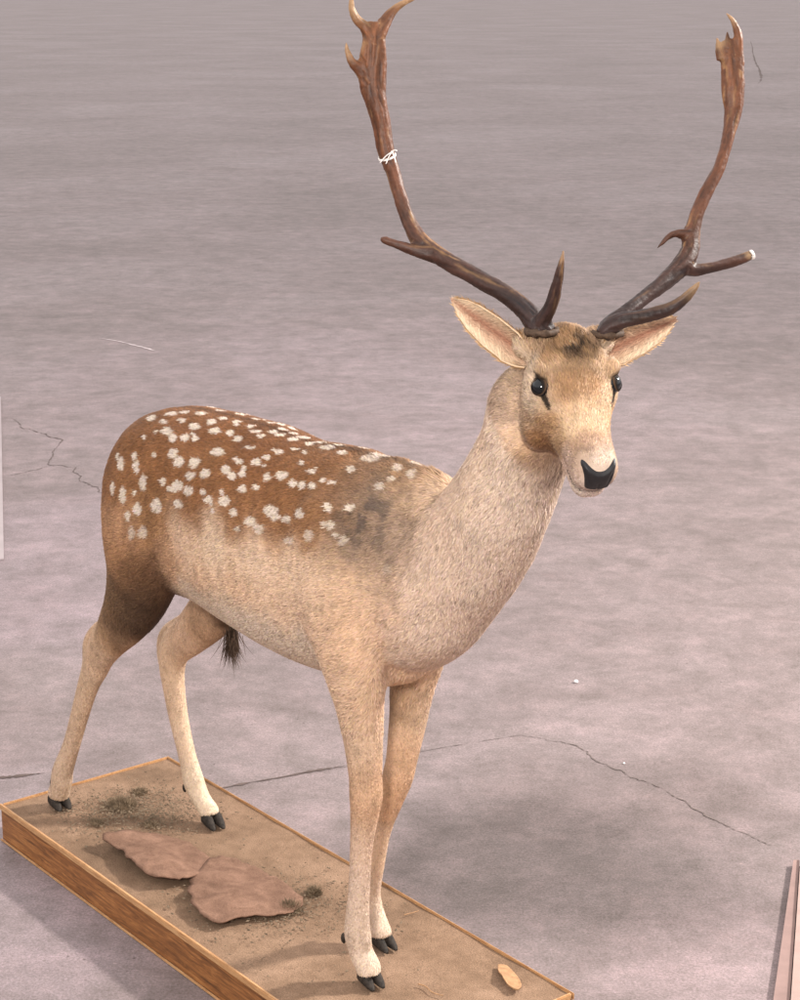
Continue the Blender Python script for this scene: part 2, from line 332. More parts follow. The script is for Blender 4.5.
legs = [
 # near (right) front
 tube([P3(.42, -.065, .86, .055, .10), P3(.46, -.085, .76, .060, .105), P3(.495, -.092, .67, .056, .080), P3(.508, -.088, .60, .047, .060), P3(.510, -.081, .55, .038, .047), P3(.508, -.072, .48, .031, .037),
       P3(.502, -.063, .415, .027, .030), P3(.497, -.058, .375, .0275, .0295), P3(.489, -.055, .34, .0235, .026), P3(.475, -.052, .27, .0185, .0205), P3(.461, -.047, .18, .0178, .0195),
       P3(.449, -.042, .115, .0200, .023), P3(.445, -.038, .085, .022, .0255), P3(.448, -.034, .055, .0205, .022), P3(.462, -.030, .03, .0215, .0225), P3(.468, -.029, .016, .0205, .022)], Yv, 90, 24),
 # far (left) front
 tube([P3(.42, .065, .86, .055, .10), P3(.45, .085, .76, .058, .105), P3(.465, .090, .67, .052, .078), P3(.462, .086, .60, .044, .058), P3(.450, .080, .53, .037, .044), P3(.442, .076, .46, .031, .036),
       P3(.430, .072, .385, .0265, .029), P3(.420, .070, .345, .0265, .028), P3(.404, .068, .30, .0215, .024), P3(.376, .067, .23, .0175, .020), P3(.354, .067, .14, .0165, .019),
       P3(.342, .067, .095, .0185, .022), P3(.345, .068, .07, .0195, .022), P3(.360, .069, .045, .018, .019), P3(.371, .070, .025, .0195, .0205), P3(.375, .070, .016, .0185, .020)], Yv, 90, 24),
 # near (right) hind : haunch, gaskin, hock, cannon
 tube([P3(-.14, -.060, .84, .060, .12), P3(-.140, -.085, .76, .062, .128), P3(-.138, -.095, .69, .060, .120), P3(-.143, -.100, .63, .054, .103), P3(-.166, -.102, .575, .045, .082), P3(-.212, -.102, .515, .036, .062),
       P3(-.265, -.102, .460, .028, .045), P3(-.308, -.102, .415, .024, .037), P3(-.336, -.102, .375, .0225, .032), P3(-.370, -.102, .325, .0195, .025), P3(-.412, -.101, .25, .0178, .0208), P3(-.458, -.100, .165, .0170, .0195),
       P3(-.502, -.099, .095, .0200, .024), P3(-.512, -.098, .072, .0215, .026), P3(-.522, -.097, .046, .021, .0235), P3(-.534, -.096, .028, .022, .025), P3(-.536, -.096, .020, .021, .024)], Yv, 100, 24),
 # far (left) hind
 tube([P3(-.15, .060, .84, .060, .12), P3(-.15, .085, .76, .062, .13), P3(-.13, .095, .69, .060, .12), P3(-.12, .098, .62, .054, .090), P3(-.150, .098, .55, .044, .075), P3(-.215, .097, .480, .037, .058),
       P3(-.290, .096, .415, .030, .046), P3(-.348, .096, .370, .027, .040), P3(-.370, .096, .325, .025, .033), P3(-.366, .096, .27, .0215, .026), P3(-.352, .098, .20, .0190, .0220), P3(-.328, .100, .13, .0178, .0200),
       P3(-.312, .102, .085, .0205, .0240), P3(-.304, .104, .065, .0205, .024), P3(-.284, .106, .042, .019, .019), P3(-.262, .108, .026, .020, .021), P3(-.256, .108, .018, .019, .020)], Yv, 100, 24)]
hocks = [tube([P3(-.20, -.1, .53, .006, .008), P3(-.28, -.1, .49, .009, .010), P3(-.332, -.1, .450, .013, .014), P3(-.358, -.1, .415, .0145, .016), P3(-.370, -.1, .37, .012, .013), P3(-.388, -.1, .32, .008, .008)], Yv, 30, 14),
         tube([P3(-.24, .096, .50, .006, .008), P3(-.32, .096, .44, .009, .010), P3(-.385, .096, .392, .013, .014), P3(-.403, .096, .355, .0145, .014), P3(-.400, .096, .31, .012, .012), P3(-.385, .097, .26, .008, .008)], Yv, 30, 14)]
tailp = tube([P3(-.275, 0, .83, .02, .014), P3(-.302, 0, .80, .02, .013), P3(-.310, 0, .75, .02, .012), P3(-.310, 0, .69, .016, .010), P3(-.308, 0, .65, .006, .005)], Yv, 26, 14)
hips = [ellips((-.14, s * .075, .84), (.10, .045, .055)) for s in (-1, 1)] + [ellips((-.03, s * .085, .66), (.09, .045, .06)) for s in (-1, 1)]
earroots = [ellips(HP((-.012, s * .052, -.034)), (.022, .022, .022), RH_) for s in (-1, 1)]
muscles = [ellips((.43, s * .108, .79), (.060, .030, .105)) for s in (-1, 1)] + [ellips((.475, s * .112, .70), (.055, .026, .06)) for s in (-1, 1)] + [ellips((-.13, s * .118, .74), (.085, .024, .10)) for s in (-1, 1)]
V, Fc = join(muscles + [head, jaw, neck, torso, tailp] + brisket + brows + cheek + legs + hocks + hips + earroots)
deer = root('fallow_deer', 'mounted spotted fallow buck with wide palmate antlers standing on the wooden plinth', 'deer')
tmp = link('tmp', mesh(V, Fc)); bm = bmesh.new(); bm.from_mesh(tmp.data); bmesh.ops.recalc_face_normals(bm, faces=bm.faces[:]); bm.to_mesh(tmp.data); bm.free()
VOX = .0042
md = tmp.modifiers.new('r', 'REMESH'); md.mode = 'VOXEL'; md.voxel_size = VOX
dg = bpy.context.evaluated_depsgraph_get(); me = bpy.data.meshes.new_from_object(tmp.evaluated_get(dg)); bpy.data.objects.remove(tmp)
nv = len(me.vertices); co = np.empty(nv * 3); me.vertices.foreach_get('co', co); co = co.reshape(-1, 3)
ed = np.empty(len(me.edges) * 2, int); me.edges.foreach_get('vertices', ed); ed = ed.reshape(-1, 2)
deg = np.bincount(ed.ravel(), minlength=nv).astype(float)
def lap(q):
    s = np.stack([np.bincount(ed[:, 0], q[ed[:, 1], k], nv) + np.bincount(ed[:, 1], q[ed[:, 0], k], nv) for k in range(3)], 1)
    return s / deg[:, None]
hc = (co - HD) @ RH_
inhead = (hc[:, 0] > -.04) & (hc[:, 0] < .3) & (np.abs(hc[:, 1]) < .09) & (hc[:, 2] > -.15) & (hc[:, 2] < .05)
wt = np.where(inhead, .0, ss(.42, .60, co[:, 2]))          # strong smoothing on trunk, light on legs and head
for k in range(4): co += .5 * (lap(co) - co)
for k in range(42):
    w_ = wt[:, None] * .6; co += w_ * (lap(co) - co)
# muscle relief and coat unevenness
me.vertices.foreach_set('co', co.ravel()); me.update()
nr = np.empty(nv * 3); me.vertices.foreach_get('normal', nr); nr = nr.reshape(-1, 3)
rel = (fbm(co, 9, 3) - .5) * .014 * ss(.5, .7, co[:, 2]) * np.where(inhead, .15, 1)
ribs = np.sin((co[:, 0] + .35 * (co[:, 2] - .7)) * 2 * np.pi / .042) * .0004 * ss(.02, .10, co[:, 0]) * ss(.40, .30, co[:, 0]) * ss(.60, .68, co[:, 2]) * ss(.88, .80, co[:, 2]); rel = rel + ribs
co = co + nr * rel[:, None]
# eye sockets
hc = (co - HD) @ RH_
EYE = [(.070, s * .0610, -.019) for s in (-1, 1)]
for ec in EYE:
    d = np.linalg.norm((hc - ec) / (.019, .02, .014), axis=1); co -= nr * (.0035 * np.exp(-d ** 2))[:, None]
me.vertices.foreach_set('co', co.ravel()); me.polygons.foreach_set('use_smooth', [True] * len(me.polygons)); me.update()
me.vertices.foreach_get('normal', (tmpn := np.empty(nv * 3))); nr = tmpn.reshape(-1, 3)
bvh = BVHTree.FromPolygons([tuple(c_) for c_ in co], [tuple(p_.vertices) for p_ in me.polygons])
CL = L(CAM)
def hit(px, py):
    d = L(CAM + ray(px, py)) - CL; d = norm(d); r_ = bvh.ray_cast(Vector(CL), Vector(d)); return None if r_[0] is None else np.array(r_[0])

# ---- coat colours: markings that belong to the coat, keyed to places on the body
KEY = [  # px, py, colour
 (130,440,(128,82,48)),(170,430,(132,84,50)),(220,425,(128,80,46)),(280,440,(122,76,44)),(330,455,(128,84,52)),(370,465,(138,98,68)),(410,472,(150,110,76)),
 (125,480,(140,92,56)),(160,470,(136,88,52)),(200,480,(136,88,52)),(250,475,(130,82,48)),(300,480,(130,84,50)),(330,500,(132,88,56)),(350,490,(136,100,76)),
 (150,520,(150,104,66)),(190,510,(140,92,56)),(240,515,(142,94,58)),(280,525,(140,92,56)),(310,525,(146,100,64)),(125,530,(168,120,84)),
 (118,560,(160,112,74)),(185,545,(205,164,128)),(210,550,(214,176,140)),(250,560,(212,172,136)),(290,570,(206,166,130)),(320,580,(200,160,126)),
 (170,560,(178,130,92)),(205,580,(196,150,110)),(240,590,(196,152,114)),(280,600,(200,158,122)),(310,615,(200,158,122)),
 (195,600,(228,196,162)),(220,612,(232,202,170)),(250,628,(232,202,172)),(280,645,(230,198,168)),(310,655,(226,194,164)),
 (130,580,(110,76,52)),(150,575,(104,70,48)),(165,590,(92,64,44)),(140,600,(74,52,38)),(155,610,(76,54,40)),(130,620,(76,56,42)),(120,600,(88,62,44)),(140,630,(86,62,46)),(118,640,(110,80,58)),(113,600,(130,96,66)),
 (110,645,(170,128,90)),(100,660,(190,150,114)),(92,690,(200,162,124)),(80,720,(198,160,124)),(72,750,(206,168,132)),(60,778,(206,170,136)),
 (200,625,(188,146,108)),(180,640,(200,160,124)),(165,660,(206,168,130)),(172,700,(204,166,130)),(182,740,(206,170,136)),(195,785,(222,190,156)),
 (370,500,(132,104,84)),(355,520,(134,104,82)),(385,520,(138,110,90)),(345,545,(158,122,94)),(375,550,(150,120,98)),(400,500,(166,130,100)),(400,540,(178,142,116)),
 (340,580,(184,142,106)),(370,590,(180,142,112)),(350,620,(192,148,110)),(385,620,(196,154,122)),(350,650,(200,156,118)),
 (430,490,(206,166,130)),(430,520,(212,174,144)),(440,560,(214,178,150)),(430,600,(208,172,144)),(410,650,(212,176,148)),(440,640,(214,180,154)),(470,600,(220,186,160)),
 (470,480,(214,178,148)),(480,440,(208,170,138)),(500,480,(218,184,156)),(520,520,(224,190,164)),(540,500,(230,200,176)),(500,560,(224,190,164)),(545,475,(226,194,166)),(515,440,(206,164,126)),(500,410,(204,164,128)),
 (455,455,(176,124,82)),(470,450,(180,130,88)),(440,472,(150,108,74)),
 (355,700,(206,164,126)),(370,710,(206,162,122)),(350,740,(206,166,130)),(372,745,(208,166,128)),(362,780,(196,150,110)),(362,810,(194,148,108)),(362,850,(210,170,138)),(362,890,(220,184,156)),(362,930,(224,190,162)),(366,955,(226,194,166)),
 (405,710,(150,112,80)),(418,720,(206,168,132)),(402,760,(196,152,112)),(396,800,(188,142,102)),(385,850,(204,164,128)),(375,900,(214,178,148)),(380,925,(222,188,160)),
 (575,345,(150,112,74)),(560,350,(170,128,84)),(590,350,(160,120,80)),(545,345,(188,146,104)),(575,365,(186,144,98)),(555,370,(190,148,102)),(600,365,(194,150,104)),(575,390,(184,140,92)),(590,400,(202,158,108)),(570,410,(206,162,110)),
 (600,415,(210,168,120)),(585,430,(206,162,112)),(560,430,(190,146,98)),(545,420,(176,132,86)),(540,440,(152,110,70)),(555,455,(156,114,76)),(530,420,(190,150,108)),(525,450,(178,136,98)),(560,470,(150,110,76)),(520,400,(204,164,124)),
 (515,375,(206,166,124)),(612,420,(206,166,122)),(605,440,(190,148,112)),(588,448,(184,146,116)),(575,465,(188,150,120)),(572,450,(178,138,104)),(598,455,(214,182,156)),(590,490,(226,198,176)),(600,487,(226,198,176)),(575,480,(214,178,150)),(545,455,(158,116,80)),
 (565,388,(150,106,68)),(580,392,(156,112,72)),(593,388,(160,116,76)),(572,380,(172,128,84)),(540,436,(140,98,62)),(546,446,(134,94,60)),(532,458,(132,94,62)),(545,462,(140,100,68)),(525,447,(160,118,80)),(585,446,(150,112,82)),(598,446,(160,122,92)),(608,450,(170,132,102)),(590,457,(220,190,160)),(600,460,(222,192,164)),(570,462,(206,168,140)),(573,350,(92,66,44)),(580,356,(96,70,46)),(590,366,(110,80,52)),(566,344,(120,88,56)),(556,352,(130,94,60)),(585,420,(220,180,130)),(572,424,(214,172,122)),(600,428,(214,172,124)),(530,368,(222,188,150)),(521,384,(200,160,120)),(556,398,(212,170,124)),(530,365,(214,180,140)),(528,400,(216,182,144)),(545,400,(206,166,120)),
]
kp = []; kc = []
for px, py, c_ in KEY:
    q = hit(px, py)
    if q is None: continue
    v3 = np.array(srgb(*c_)); t_l = float(ss(.10, .40, v3.mean())); hk = q[2] > 1.0 and (px > 525 or py < 440); v3 = v3 * ((.86 + .04 * t_l) if hk else (np.array((1.14, 1.20, 1.16)) + .36 * t_l)); lm = v3 @ (.3, .6, .1); v3 = v3 + (lm * np.array((1.03, .98, 1.0)) - v3) * (.05 + .20 * t_l); v3 = v3 * min(1, .84 / v3.max()); kp.append(q); kc.append(v3)
    
kp = np.array(kp); kc = np.array(kc)
khd = np.array([((q - HD) @ RH_) for q in kp]); kin = (khd[:, 0] > -.05) & (khd[:, 2] > -.16) & (np.abs(khd[:, 1]) < .12) & (khd[:, 0] < .3) & (kp[:, 2] > .98)
# mirror: head across its own mid-plane, body across y=0 (legs keep their own keys)
mp_, mc_ = [], []
for q, h_, i_, c_ in zip(kp, khd, kin, kc):
    if i_: mp_.append(HD + RH_ @ np.array([h_[0], -h_[1], h_[2]])); mc_.append(c_)
    elif q[2] > .5: mp_.append(q * (1, -1, 1)); mc_.append(c_)
    else: mp_.append(q * (1, -1, 1)); mc_.append(c_)
kp = np.concatenate([kp, mp_]); kc = np.concatenate([kc, mc_]); ksig = np.where(kp[:, 2] > 1.02, .0105, .030)

SP = [(208,80,16,10),(262,68,20,7),(240,92,12,9),(293,88,14,8),(330,105,20,12),(300,65,18,5),(350,68,20,6),(378,92,16,9),(388,118,20,10),(452,92,14,5),(430,125,14,9),(455,140,14,10),(410,83,14,5),(490,105,12,6),(505,120,22,6),(555,122,14,6),(573,130,16,5),(518,133,14,7),(612,143,20,6),(660,155,18,6),(710,167,22,6),(752,180,18,7),
(252,118,18,14),(270,137,14,14),(303,138,16,13),(333,138,14,11),(187,135,7,8),(217,183,6,6),(268,182,17,15),(285,207,18,18),(330,208,18,17),(397,178,22,15),(362,238,16,17),(318,243,17,14),(420,228,16,16),(437,245,13,14),(467,238,13,9),(460,205,12,11),(490,165,18,6),(507,207,14,13),(537,193,14,9),(575,178,14,8),(618,170,14,5),(635,210,12,6),(662,233,16,9),(697,258,10,10),(540,247,14,14),(580,245,20,15),(610,267,15,14),(638,273,12,13),(668,273,12,12),(508,278,14,12),(468,282,15,13),
(165,220,10,22),(183,263,13,28),(120,212,12,24),(95,280,8,22),(125,300,11,32),(157,190,8,12),(110,190,6,14),(167,340,13,22),(222,332,17,24),(240,260,12,9),(268,283,22,8),(283,272,18,14),(313,287,16,16),(283,325,16,14),(355,292,10,8),(370,312,16,13),(415,318,18,17),(442,350,14,12),(183,405,18,22),(150,410,10,24),(140,360,8,20),(548,345,26,17),(562,362,16,14),(592,370,16,14),(628,352,17,17),(490,372,18,15),(513,395,18,15),(452,395,10,9),(657,415,18,18),(600,432,16,14),(712,335,14,14),(697,385,9,10),(735,415,10,10)]
SP = [(80 + a_ * .35, 390 + b_ * .35, c_ * .35, d_ * .35) for a_, b_, c_, d_ in SP]
SP += [(372,459,12,4),(398,468,6,4),(412,474,6,5),(352,470,5,4),(392,480,5,3),(380,487,6,4),(334,482,5,3),(350,508,5,5),(332,525,6,5),(345,540,5,5),(388,570,6,6)]
spots = []
for px, py, rx, ry in SP + [(random.uniform(128, 330), random.uniform(418, 530), random.uniform(1.6, 3.2), random.uniform(1.4, 2.8)) for _ in range(18)]:
    q = hit(px, py); qx = hit(px + rx * .5, py); qy = hit(px, py + ry * .5)
    if q is None: continue
    ex = (qx - q) * 2 if qx is not None and np.linalg.norm(qx - q) < .05 else np.array([rx / 480, 0, 0]); ey = (qy - q) * 2 if qy is not None and np.linalg.norm(qy - q) < .04 else np.array([0, 0, -ry / 480])
    for arr in (ex, ey):
        n_ = np.linalg.norm(arr)
        if n_ > .035: arr *= .035 / n_
        if n_ < .006: arr *= .006 / max(n_, 1e-6)
    fade = 1 - .45 * float(ss(505, 545, py)) - .35 * float(ss(335, 380, px)); spots.append((q, ex, ey, fade))
    q2 = q * (1, -1, 1) + (random.uniform(-.01, .01), 0, random.uniform(-.006, .006)); spots.append((q2, ex * (1, -1, 1), ey * (1, -1, 1), fade))

TEAR = [((hit(*q) - HD) @ RH_) * (1, -1, 1) for q in ((542, 391), (549.5, 408))]   # right side, mirrored by the sign above
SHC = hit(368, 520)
BRN = np.array(srgb(130, 84, 50))
def headmask(p):
    h_ = (p - HD) @ RH_; x = h_[:, 0]; lim = np.interp(x, [0, .05, .09, .12, .2], [-.085, -.145, -.158, -.145, -.13])
    return ss(-.04, -.01, x) * ss(lim - .03, lim + .01, h_[:, 2]) * (x < .3)
def coat(p, nm):
    """coat colour at local points p"""
    n = len(p); num = np.zeros((n, 3)); den = np.zeros(n) + 1e-12
    wob = np.stack([fbm(p, 30, 2), fbm(p + 5, 30, 2), fbm(p + 9, 30, 2)], 1) - .5
    pw = p + wob * .03
    for q, c_, s_ in zip(kp, kc, ksig):
        d2 = ((pw - q) ** 2).sum(1); w_ = np.exp(-d2 / (2 * s_ * s_)) + 1e-5 / (1 + d2 * 400) ** 3; num += w_[:, None] * c_; den += w_
    c = num / den[:, None]
    # mottling: torso and legs
    m1 = fbm(p, 45, 3) - .5; m2 = vnoise(p * (1, 1, .5), 150) - .5
    h_ = (p - HD) @ RH_; hd = headmask(p) > .5
    c = c * (1 + m1[:, None] * np.where(hd, .7, .5)[:, None] + m2[:, None] * .30)
    # dark tuft on the forehead
    t = np.exp(-(((h_[:, 0] - .022) / .022) ** 2 + (h_[:, 1] / .030) ** 2)) * ss(-.06, -.02, h_[:, 2]) * ss(.42, .6, fbm(p, 70, 2)) * hd
    c = c * (1 - .8 * np.clip(t * 1.3, 0, 1))[:, None]
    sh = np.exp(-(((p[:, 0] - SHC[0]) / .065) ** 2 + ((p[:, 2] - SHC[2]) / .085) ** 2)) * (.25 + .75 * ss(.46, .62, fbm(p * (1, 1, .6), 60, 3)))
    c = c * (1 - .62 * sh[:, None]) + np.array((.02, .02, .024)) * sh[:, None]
    # spine line
    sl = np.exp(-(p[:, 1] / .010) ** 2) * (nm[:, 2] > .3) * ss(.62, .5, p[:, 0]) * ss(.84, .9, p[:, 2]); c = c * (1 - .45 * sl[:, None])
    # white spots
    jit = (np.stack([fbm(p + 3, 110, 2), fbm(p + 17, 110, 2), fbm(p + 29, 110, 2)], 1) - .5) * .008
    pj = p + jit; sm = np.zeros(n)
    for q, ex, ey, fade in spots:
        near = np.where(np.abs(p - q).max(1) < .05)[0]
        if not len(near): continue
        d = pj[near] - q; A = np.stack([ex, ey], 1); uv = d @ np.linalg.pinv(A).T; r = np.sqrt((uv ** 2).sum(1))
        off = np.abs((d - uv @ A.T)).max(1) < .04
        sm[near] = np.maximum(sm[near], (1 - ss(.66, 1.02, r)) * off * fade)
    c = c * (1 - sm[:, None]) + np.array(srgb(226, 208, 190)) * sm[:, None]
    # tear gland / eye rims
    for s in (-1, 1):
        a0, a1 = TEAR[0] * (1, -s, 1), TEAR[1] * (1, -s, 1); u = np.clip(((h_ - a0) @ (a1 - a0)) / ((a1 - a0) @ (a1 - a0)), 0, 1)
        d = np.linalg.norm((h_ - (a0 + u[:, None] * (a1 - a0))), axis=1); k = 1 - ss(.0036, .0072, d + .0012 * u); c = c * (1 - .93 * k[:, None])
        d = np.linalg.norm((h_ - EYE[0 if s < 0 else 1]) / (1, 1, .8), axis=1); k = 1 - ss(.0145, .0195, d); c = c * (1 - .9 * k[:, None])
    # mouth line
    k = np.exp(-((h_[:, 2] + .0800 + .03 * (.2 - h_[:, 0])) / .0018) ** 2) * (h_[:, 0] > .175) * (h_[:, 0] < .25); c = c * (1 - .8 * k[:, None])
    # fetlocks a little darker behind, dark tear above each hoof
    c = np.clip(c, .004, 2); return c * np.minimum(1, .86 / c.max(1))[:, None]

body = link('body', me, M_skin, deer)
ck = coat(co, nr); ca = me.color_attributes.new('Col', 'FLOAT_COLOR', 'POINT')
ca.data.foreach_set('color', np.concatenate([ck, np.ones((nv, 1))], 1).astype(np.float32).ravel())

# ---- nose pad
Vn = []; Fn = []; NI, NJ = 36, 30
for j in range(NJ):
    b_ = 1 - j / (NJ - 1); hwid = np.interp(b_, [0, .2, .5, .75, 1.0], [.0165, .0190, .0225, .0258, .0255])
    for i in range(NI):
        a = i / (NI - 1) * 2 - 1; ph = math.radians(-30 + b_ * (70 + 54 * abs(a) ** 2.2)); u_ = hf * math.cos(ph) + hu * math.sin(ph); q0 = HP((.192, a * hwid, -.050)); o_ = q0 + u_ * .09; r_ = bvh.ray_cast(Vector(o_), Vector(-u_))
        if r_[0] is None: Vn.append(q0 + u_ * .035); continue
        edge = min(1, (1 - abs(a)) * 4) * min(1, b_ * 6) * min(1, (1 - b_) * 6); nost = math.exp(-(((abs(a) - .70) / .15) ** 2 + ((b_ - .52) / .2) ** 2)); grv = math.exp(-(a / .05) ** 2) * (b_ < .55)
        Vn.append(np.array(r_[0]) + np.array(r_[1]) * (-.0006 + .0046 * edge - .0034 * nost * edge - .0012 * grv * edge))
for j in range(NJ - 1):
    for i in range(NI - 1): Fn.append((j * NI + i, (j + 1) * NI + i, (j + 1) * NI + i + 1, j * NI + i + 1))
link('nose', mesh(Vn, Fn), M_nose, deer); nbvh = BVHTree.FromPolygons([tuple(q) for q in Vn], Fn)

# ---- fur: short hairs lying along the coat
def flow(p, nm):
    h_ = (p - HD) @ RH_; n = len(p); d = np.zeros((n, 3))
    d[:] = (-1, 0, -.45)                                                  # trunk: back and down
    lw = ss(.60, .48, p[:, 2])[:, None]; d = d * (1 - lw) + np.array([-.15, 0, -1]) * lw
    nw = (ss(.56, .70, p[:, 0]) * ss(.6, .75, p[:, 2]))[:, None]; d = d * (1 - nw) + np.array([-.55, 0, -.85]) * nw
    hw = headmask(p)[:, None]; d = d * (1 - hw) + (-hf * .75 - hu * .75 * ss(-.02, -.06, h_[:, 2])[:, None]) * hw
    rw = ss(-.28, -.38, p[:, 0])[:, None]; d = d * (1 - rw) + np.array([-.2, 0, -1]) * rw
    wv = np.stack([fbm(p, 16, 2), fbm(p + 7, 16, 2), fbm(p + 13, 16, 2)], 1) - .5
    d = d + wv * .9
    d = d - nm * (d * nm).sum(1)[:, None]; return d / (np.linalg.norm(d, axis=1)[:, None] + 1e-9)
def furlen(p):
    h_ = (p - HD) @ RH_; hm_ = headmask(p); hd = hm_ > .5
    l = .0100 * np.ones(len(p)); l = np.where(p[:, 2] < .5, .0046, l); l = np.where((p[:, 0] > .58) & ~hd, .0105, l)
    l = l * (1 - hm_) + hm_ * np.interp(h_[:, 0], [0, .12, .18, .23], [.0080, .0070, .0048, .0032])
    tuft = hd & (h_[:, 0] < .05) & (h_[:, 2] > -.03); l = np.where(tuft, .011, l)
    l = l + .010 * np.exp(-(p[:, 1] / .012) ** 2) * (p[:, 2] > .9) * (p[:, 0] > .3) * ~hd
    return l
me.calc_loop_triangles(); nt_ = len(me.loop_triangles); tv = np.empty(nt_ * 3, int); me.loop_triangles.foreach_get('vertices', tv); tv = tv.reshape(-1, 3)
A_, B_, C_ = co[tv[:, 0]], co[tv[:, 1]], co[tv[:, 2]]; ar = np.linalg.norm(np.cross(B_ - A_, C_ - A_), axis=1) / 2
dens = ar / furlen((A_ + B_ + C_) / 3) ; NH = 700000
cen = (A_ + B_ + C_) / 3; dens *= 1 + 1.0 * (cen[:, 1] < .05)
idx = rng.choice(nt_, NH, p=dens / dens.sum()); u, v_ = rng.random(NH), rng.random(NH); fl_ = u + v_ > 1; u[fl_] = 1 - u[fl_]; v_[fl_] = 1 - v_[fl_]
bw = np.stack([1 - u - v_, u, v_], 1)[:, :, None]
p = (np.stack([co[tv[idx, k]] for k in range(3)], 1) * bw).sum(1); nm = (np.stack([nr[tv[idx, k]] for k in range(3)], 1) * bw).sum(1); nm /= np.linalg.norm(nm, axis=1)[:, None]
hh = (p - HD) @ RH_
keep = np.ones(NH, bool)
for ec in EYE: keep &= np.linalg.norm((hh - ec) / (1, 1, .8), axis=1) > .0150
for k in np.where((hh[:, 0] > .15) & (np.linalg.norm(hh - (.215, 0, -.045), axis=1) < .06))[0]:
    if nbvh.find_nearest(Vector(p[k]), .0035)[0] is not None: keep[k] = False
keep &= p[:, 2] > .022
p, nm = p[keep], nm[keep]; n = len(p)
fd = flow(p, nm); ln = furlen(p) * rng.uniform(.55, 1.35, n)
fd = fd + rng.normal(0, .22, (n, 3)); fd -= nm * (fd * nm).sum(1)[:, None]; fd /= np.linalg.norm(fd, axis=1)[:, None]
sd = np.cross(fd, nm); lift = rng.uniform(.06, .30, n); wd = np.where(p[:, 2] < .5, (.0006), .0007) * rng.uniform(.6, 1.4, n)
mid = p + fd * (ln * .55)[:, None] + nm * (ln * lift * .55)[:, None]; tip = p + fd * ln[:, None] + nm * (ln * lift * .6)[:, None]
r0 = p - nm * .0006
VF = np.stack([r0 - sd * wd[:, None], r0 + sd * wd[:, None], mid + sd * (wd * .8)[:, None], mid - sd * (wd * .8)[:, None], tip], 1).reshape(-1, 3)
cf = coat(p + fd * (ln * .35)[:, None] + rng.normal(0, .0010, (n, 3)) * (p[:, 2:3] < 1.05), nm); hv = (rng.normal(1, .10, n) * np.where(rng.random(n) < .05, .68, 1) * np.where(rng.random(n) < .08, 1.22, 1))[:, None] * np.stack([np.ones(n), rng.normal(1, .03, n), rng.normal(1, .06, n)], 1)
cf = np.clip(cf * hv, .004, 2); cf *= np.minimum(1, .86 / cf.max(1))[:, None]
cv = np.stack([cf * .88, cf * .88, cf, cf, cf * 1.10], 1).reshape(-1, 3).clip(0, .92)
fm = bpy.data.meshes.new('m'); fm.vertices.add(n * 5); fm.vertices.foreach_set('co', VF.astype(np.float32).ravel())
base = (np.arange(n) * 5)[:, None]; lv = np.concatenate([base + [0, 1, 2, 3], base + [3, 2, 4]], 1).ravel()
fm.loops.add(n * 7); fm.loops.foreach_set('vertex_index', lv); fm.polygons.add(n * 2)
fm.polygons.foreach_set('loop_start', (np.arange(n)[:, None] * 7 + [0, 4]).ravel()); fm.update(calc_edges=True)
fm.polygons.foreach_set('use_smooth', [True] * (n * 2))
ca = fm.color_attributes.new('Col', 'FLOAT_COLOR', 'POINT'); ca.data.foreach_set('color', np.concatenate([cv, np.ones((n * 5, 1))], 1).astype(np.float32).ravel())
fnm = nm + rng.normal(0, .22, (n, 3)) + fd * .15; fnm /= np.linalg.norm(fnm, axis=1)[:, None]
fm.normals_split_custom_set_from_vertices(np.repeat(fnm, 5, 0).tolist())
fur = link('fur', fm, M_fur, deer)

# ---- hooves
def hoof(c, yaw_, sc=1.0, splay=.0):
    R = np.array([[math.cos(yaw_), -math.sin(yaw_), 0], [math.sin(yaw_), math.cos(yaw_), 0], [0, 0, 1]]); parts = []
    for s in (-1, 1):
        V = []; prof = [(0, 0, 0), (.012, 0, 0), (.03, .002, 0), (.048, .004, 0)]
        rows = []
        # section along forward axis: x, half width, height top
        for x, hw, ht in ((-.022, .004, .018), (-.018, .0085, .026), (-.006, .0105, .032), (.008, .0105, .028), (.020, .0095, .020), (.031, .0070, .011), (.038, .0030, .004)):
            rows.append((x * sc, ht * sc, 0.0005, hw * sc, s * (.0112 + .02 * max(0, x) * (1 + splay)) * sc, .35, .8))
        v1, f1 = loft(rows, None, 20, 16); v1 = [np.asarray(c) + R @ q for q in v1]; parts.append((v1, f1))
    return join(parts)
for c_, y_, sc, fet in (((.466, -.029, 0), -.15, .86, (.440, -.040, .088)), ((.376, .070, 0), -.1, .84, (.338, .067, .090)), ((-.536, -.096, 0), -.12, .94, (-.516, -.098, .070)), ((-.252, .108, 0), -.15, .92, (-.310, .103, .074))):
    v1, f1 = hoof(c_, y_, sc); ho = link('hoof', mesh(v1, f1), M_hoof, deer)
    for s in (-1, 1):
        v1, f1 = ellips(np.array(fet) + (-.019, s * .011, -.014), (.006, .005, .010), None, 12, 8); link('dewclaw', mesh(v1, f1), M_hoof, ho)
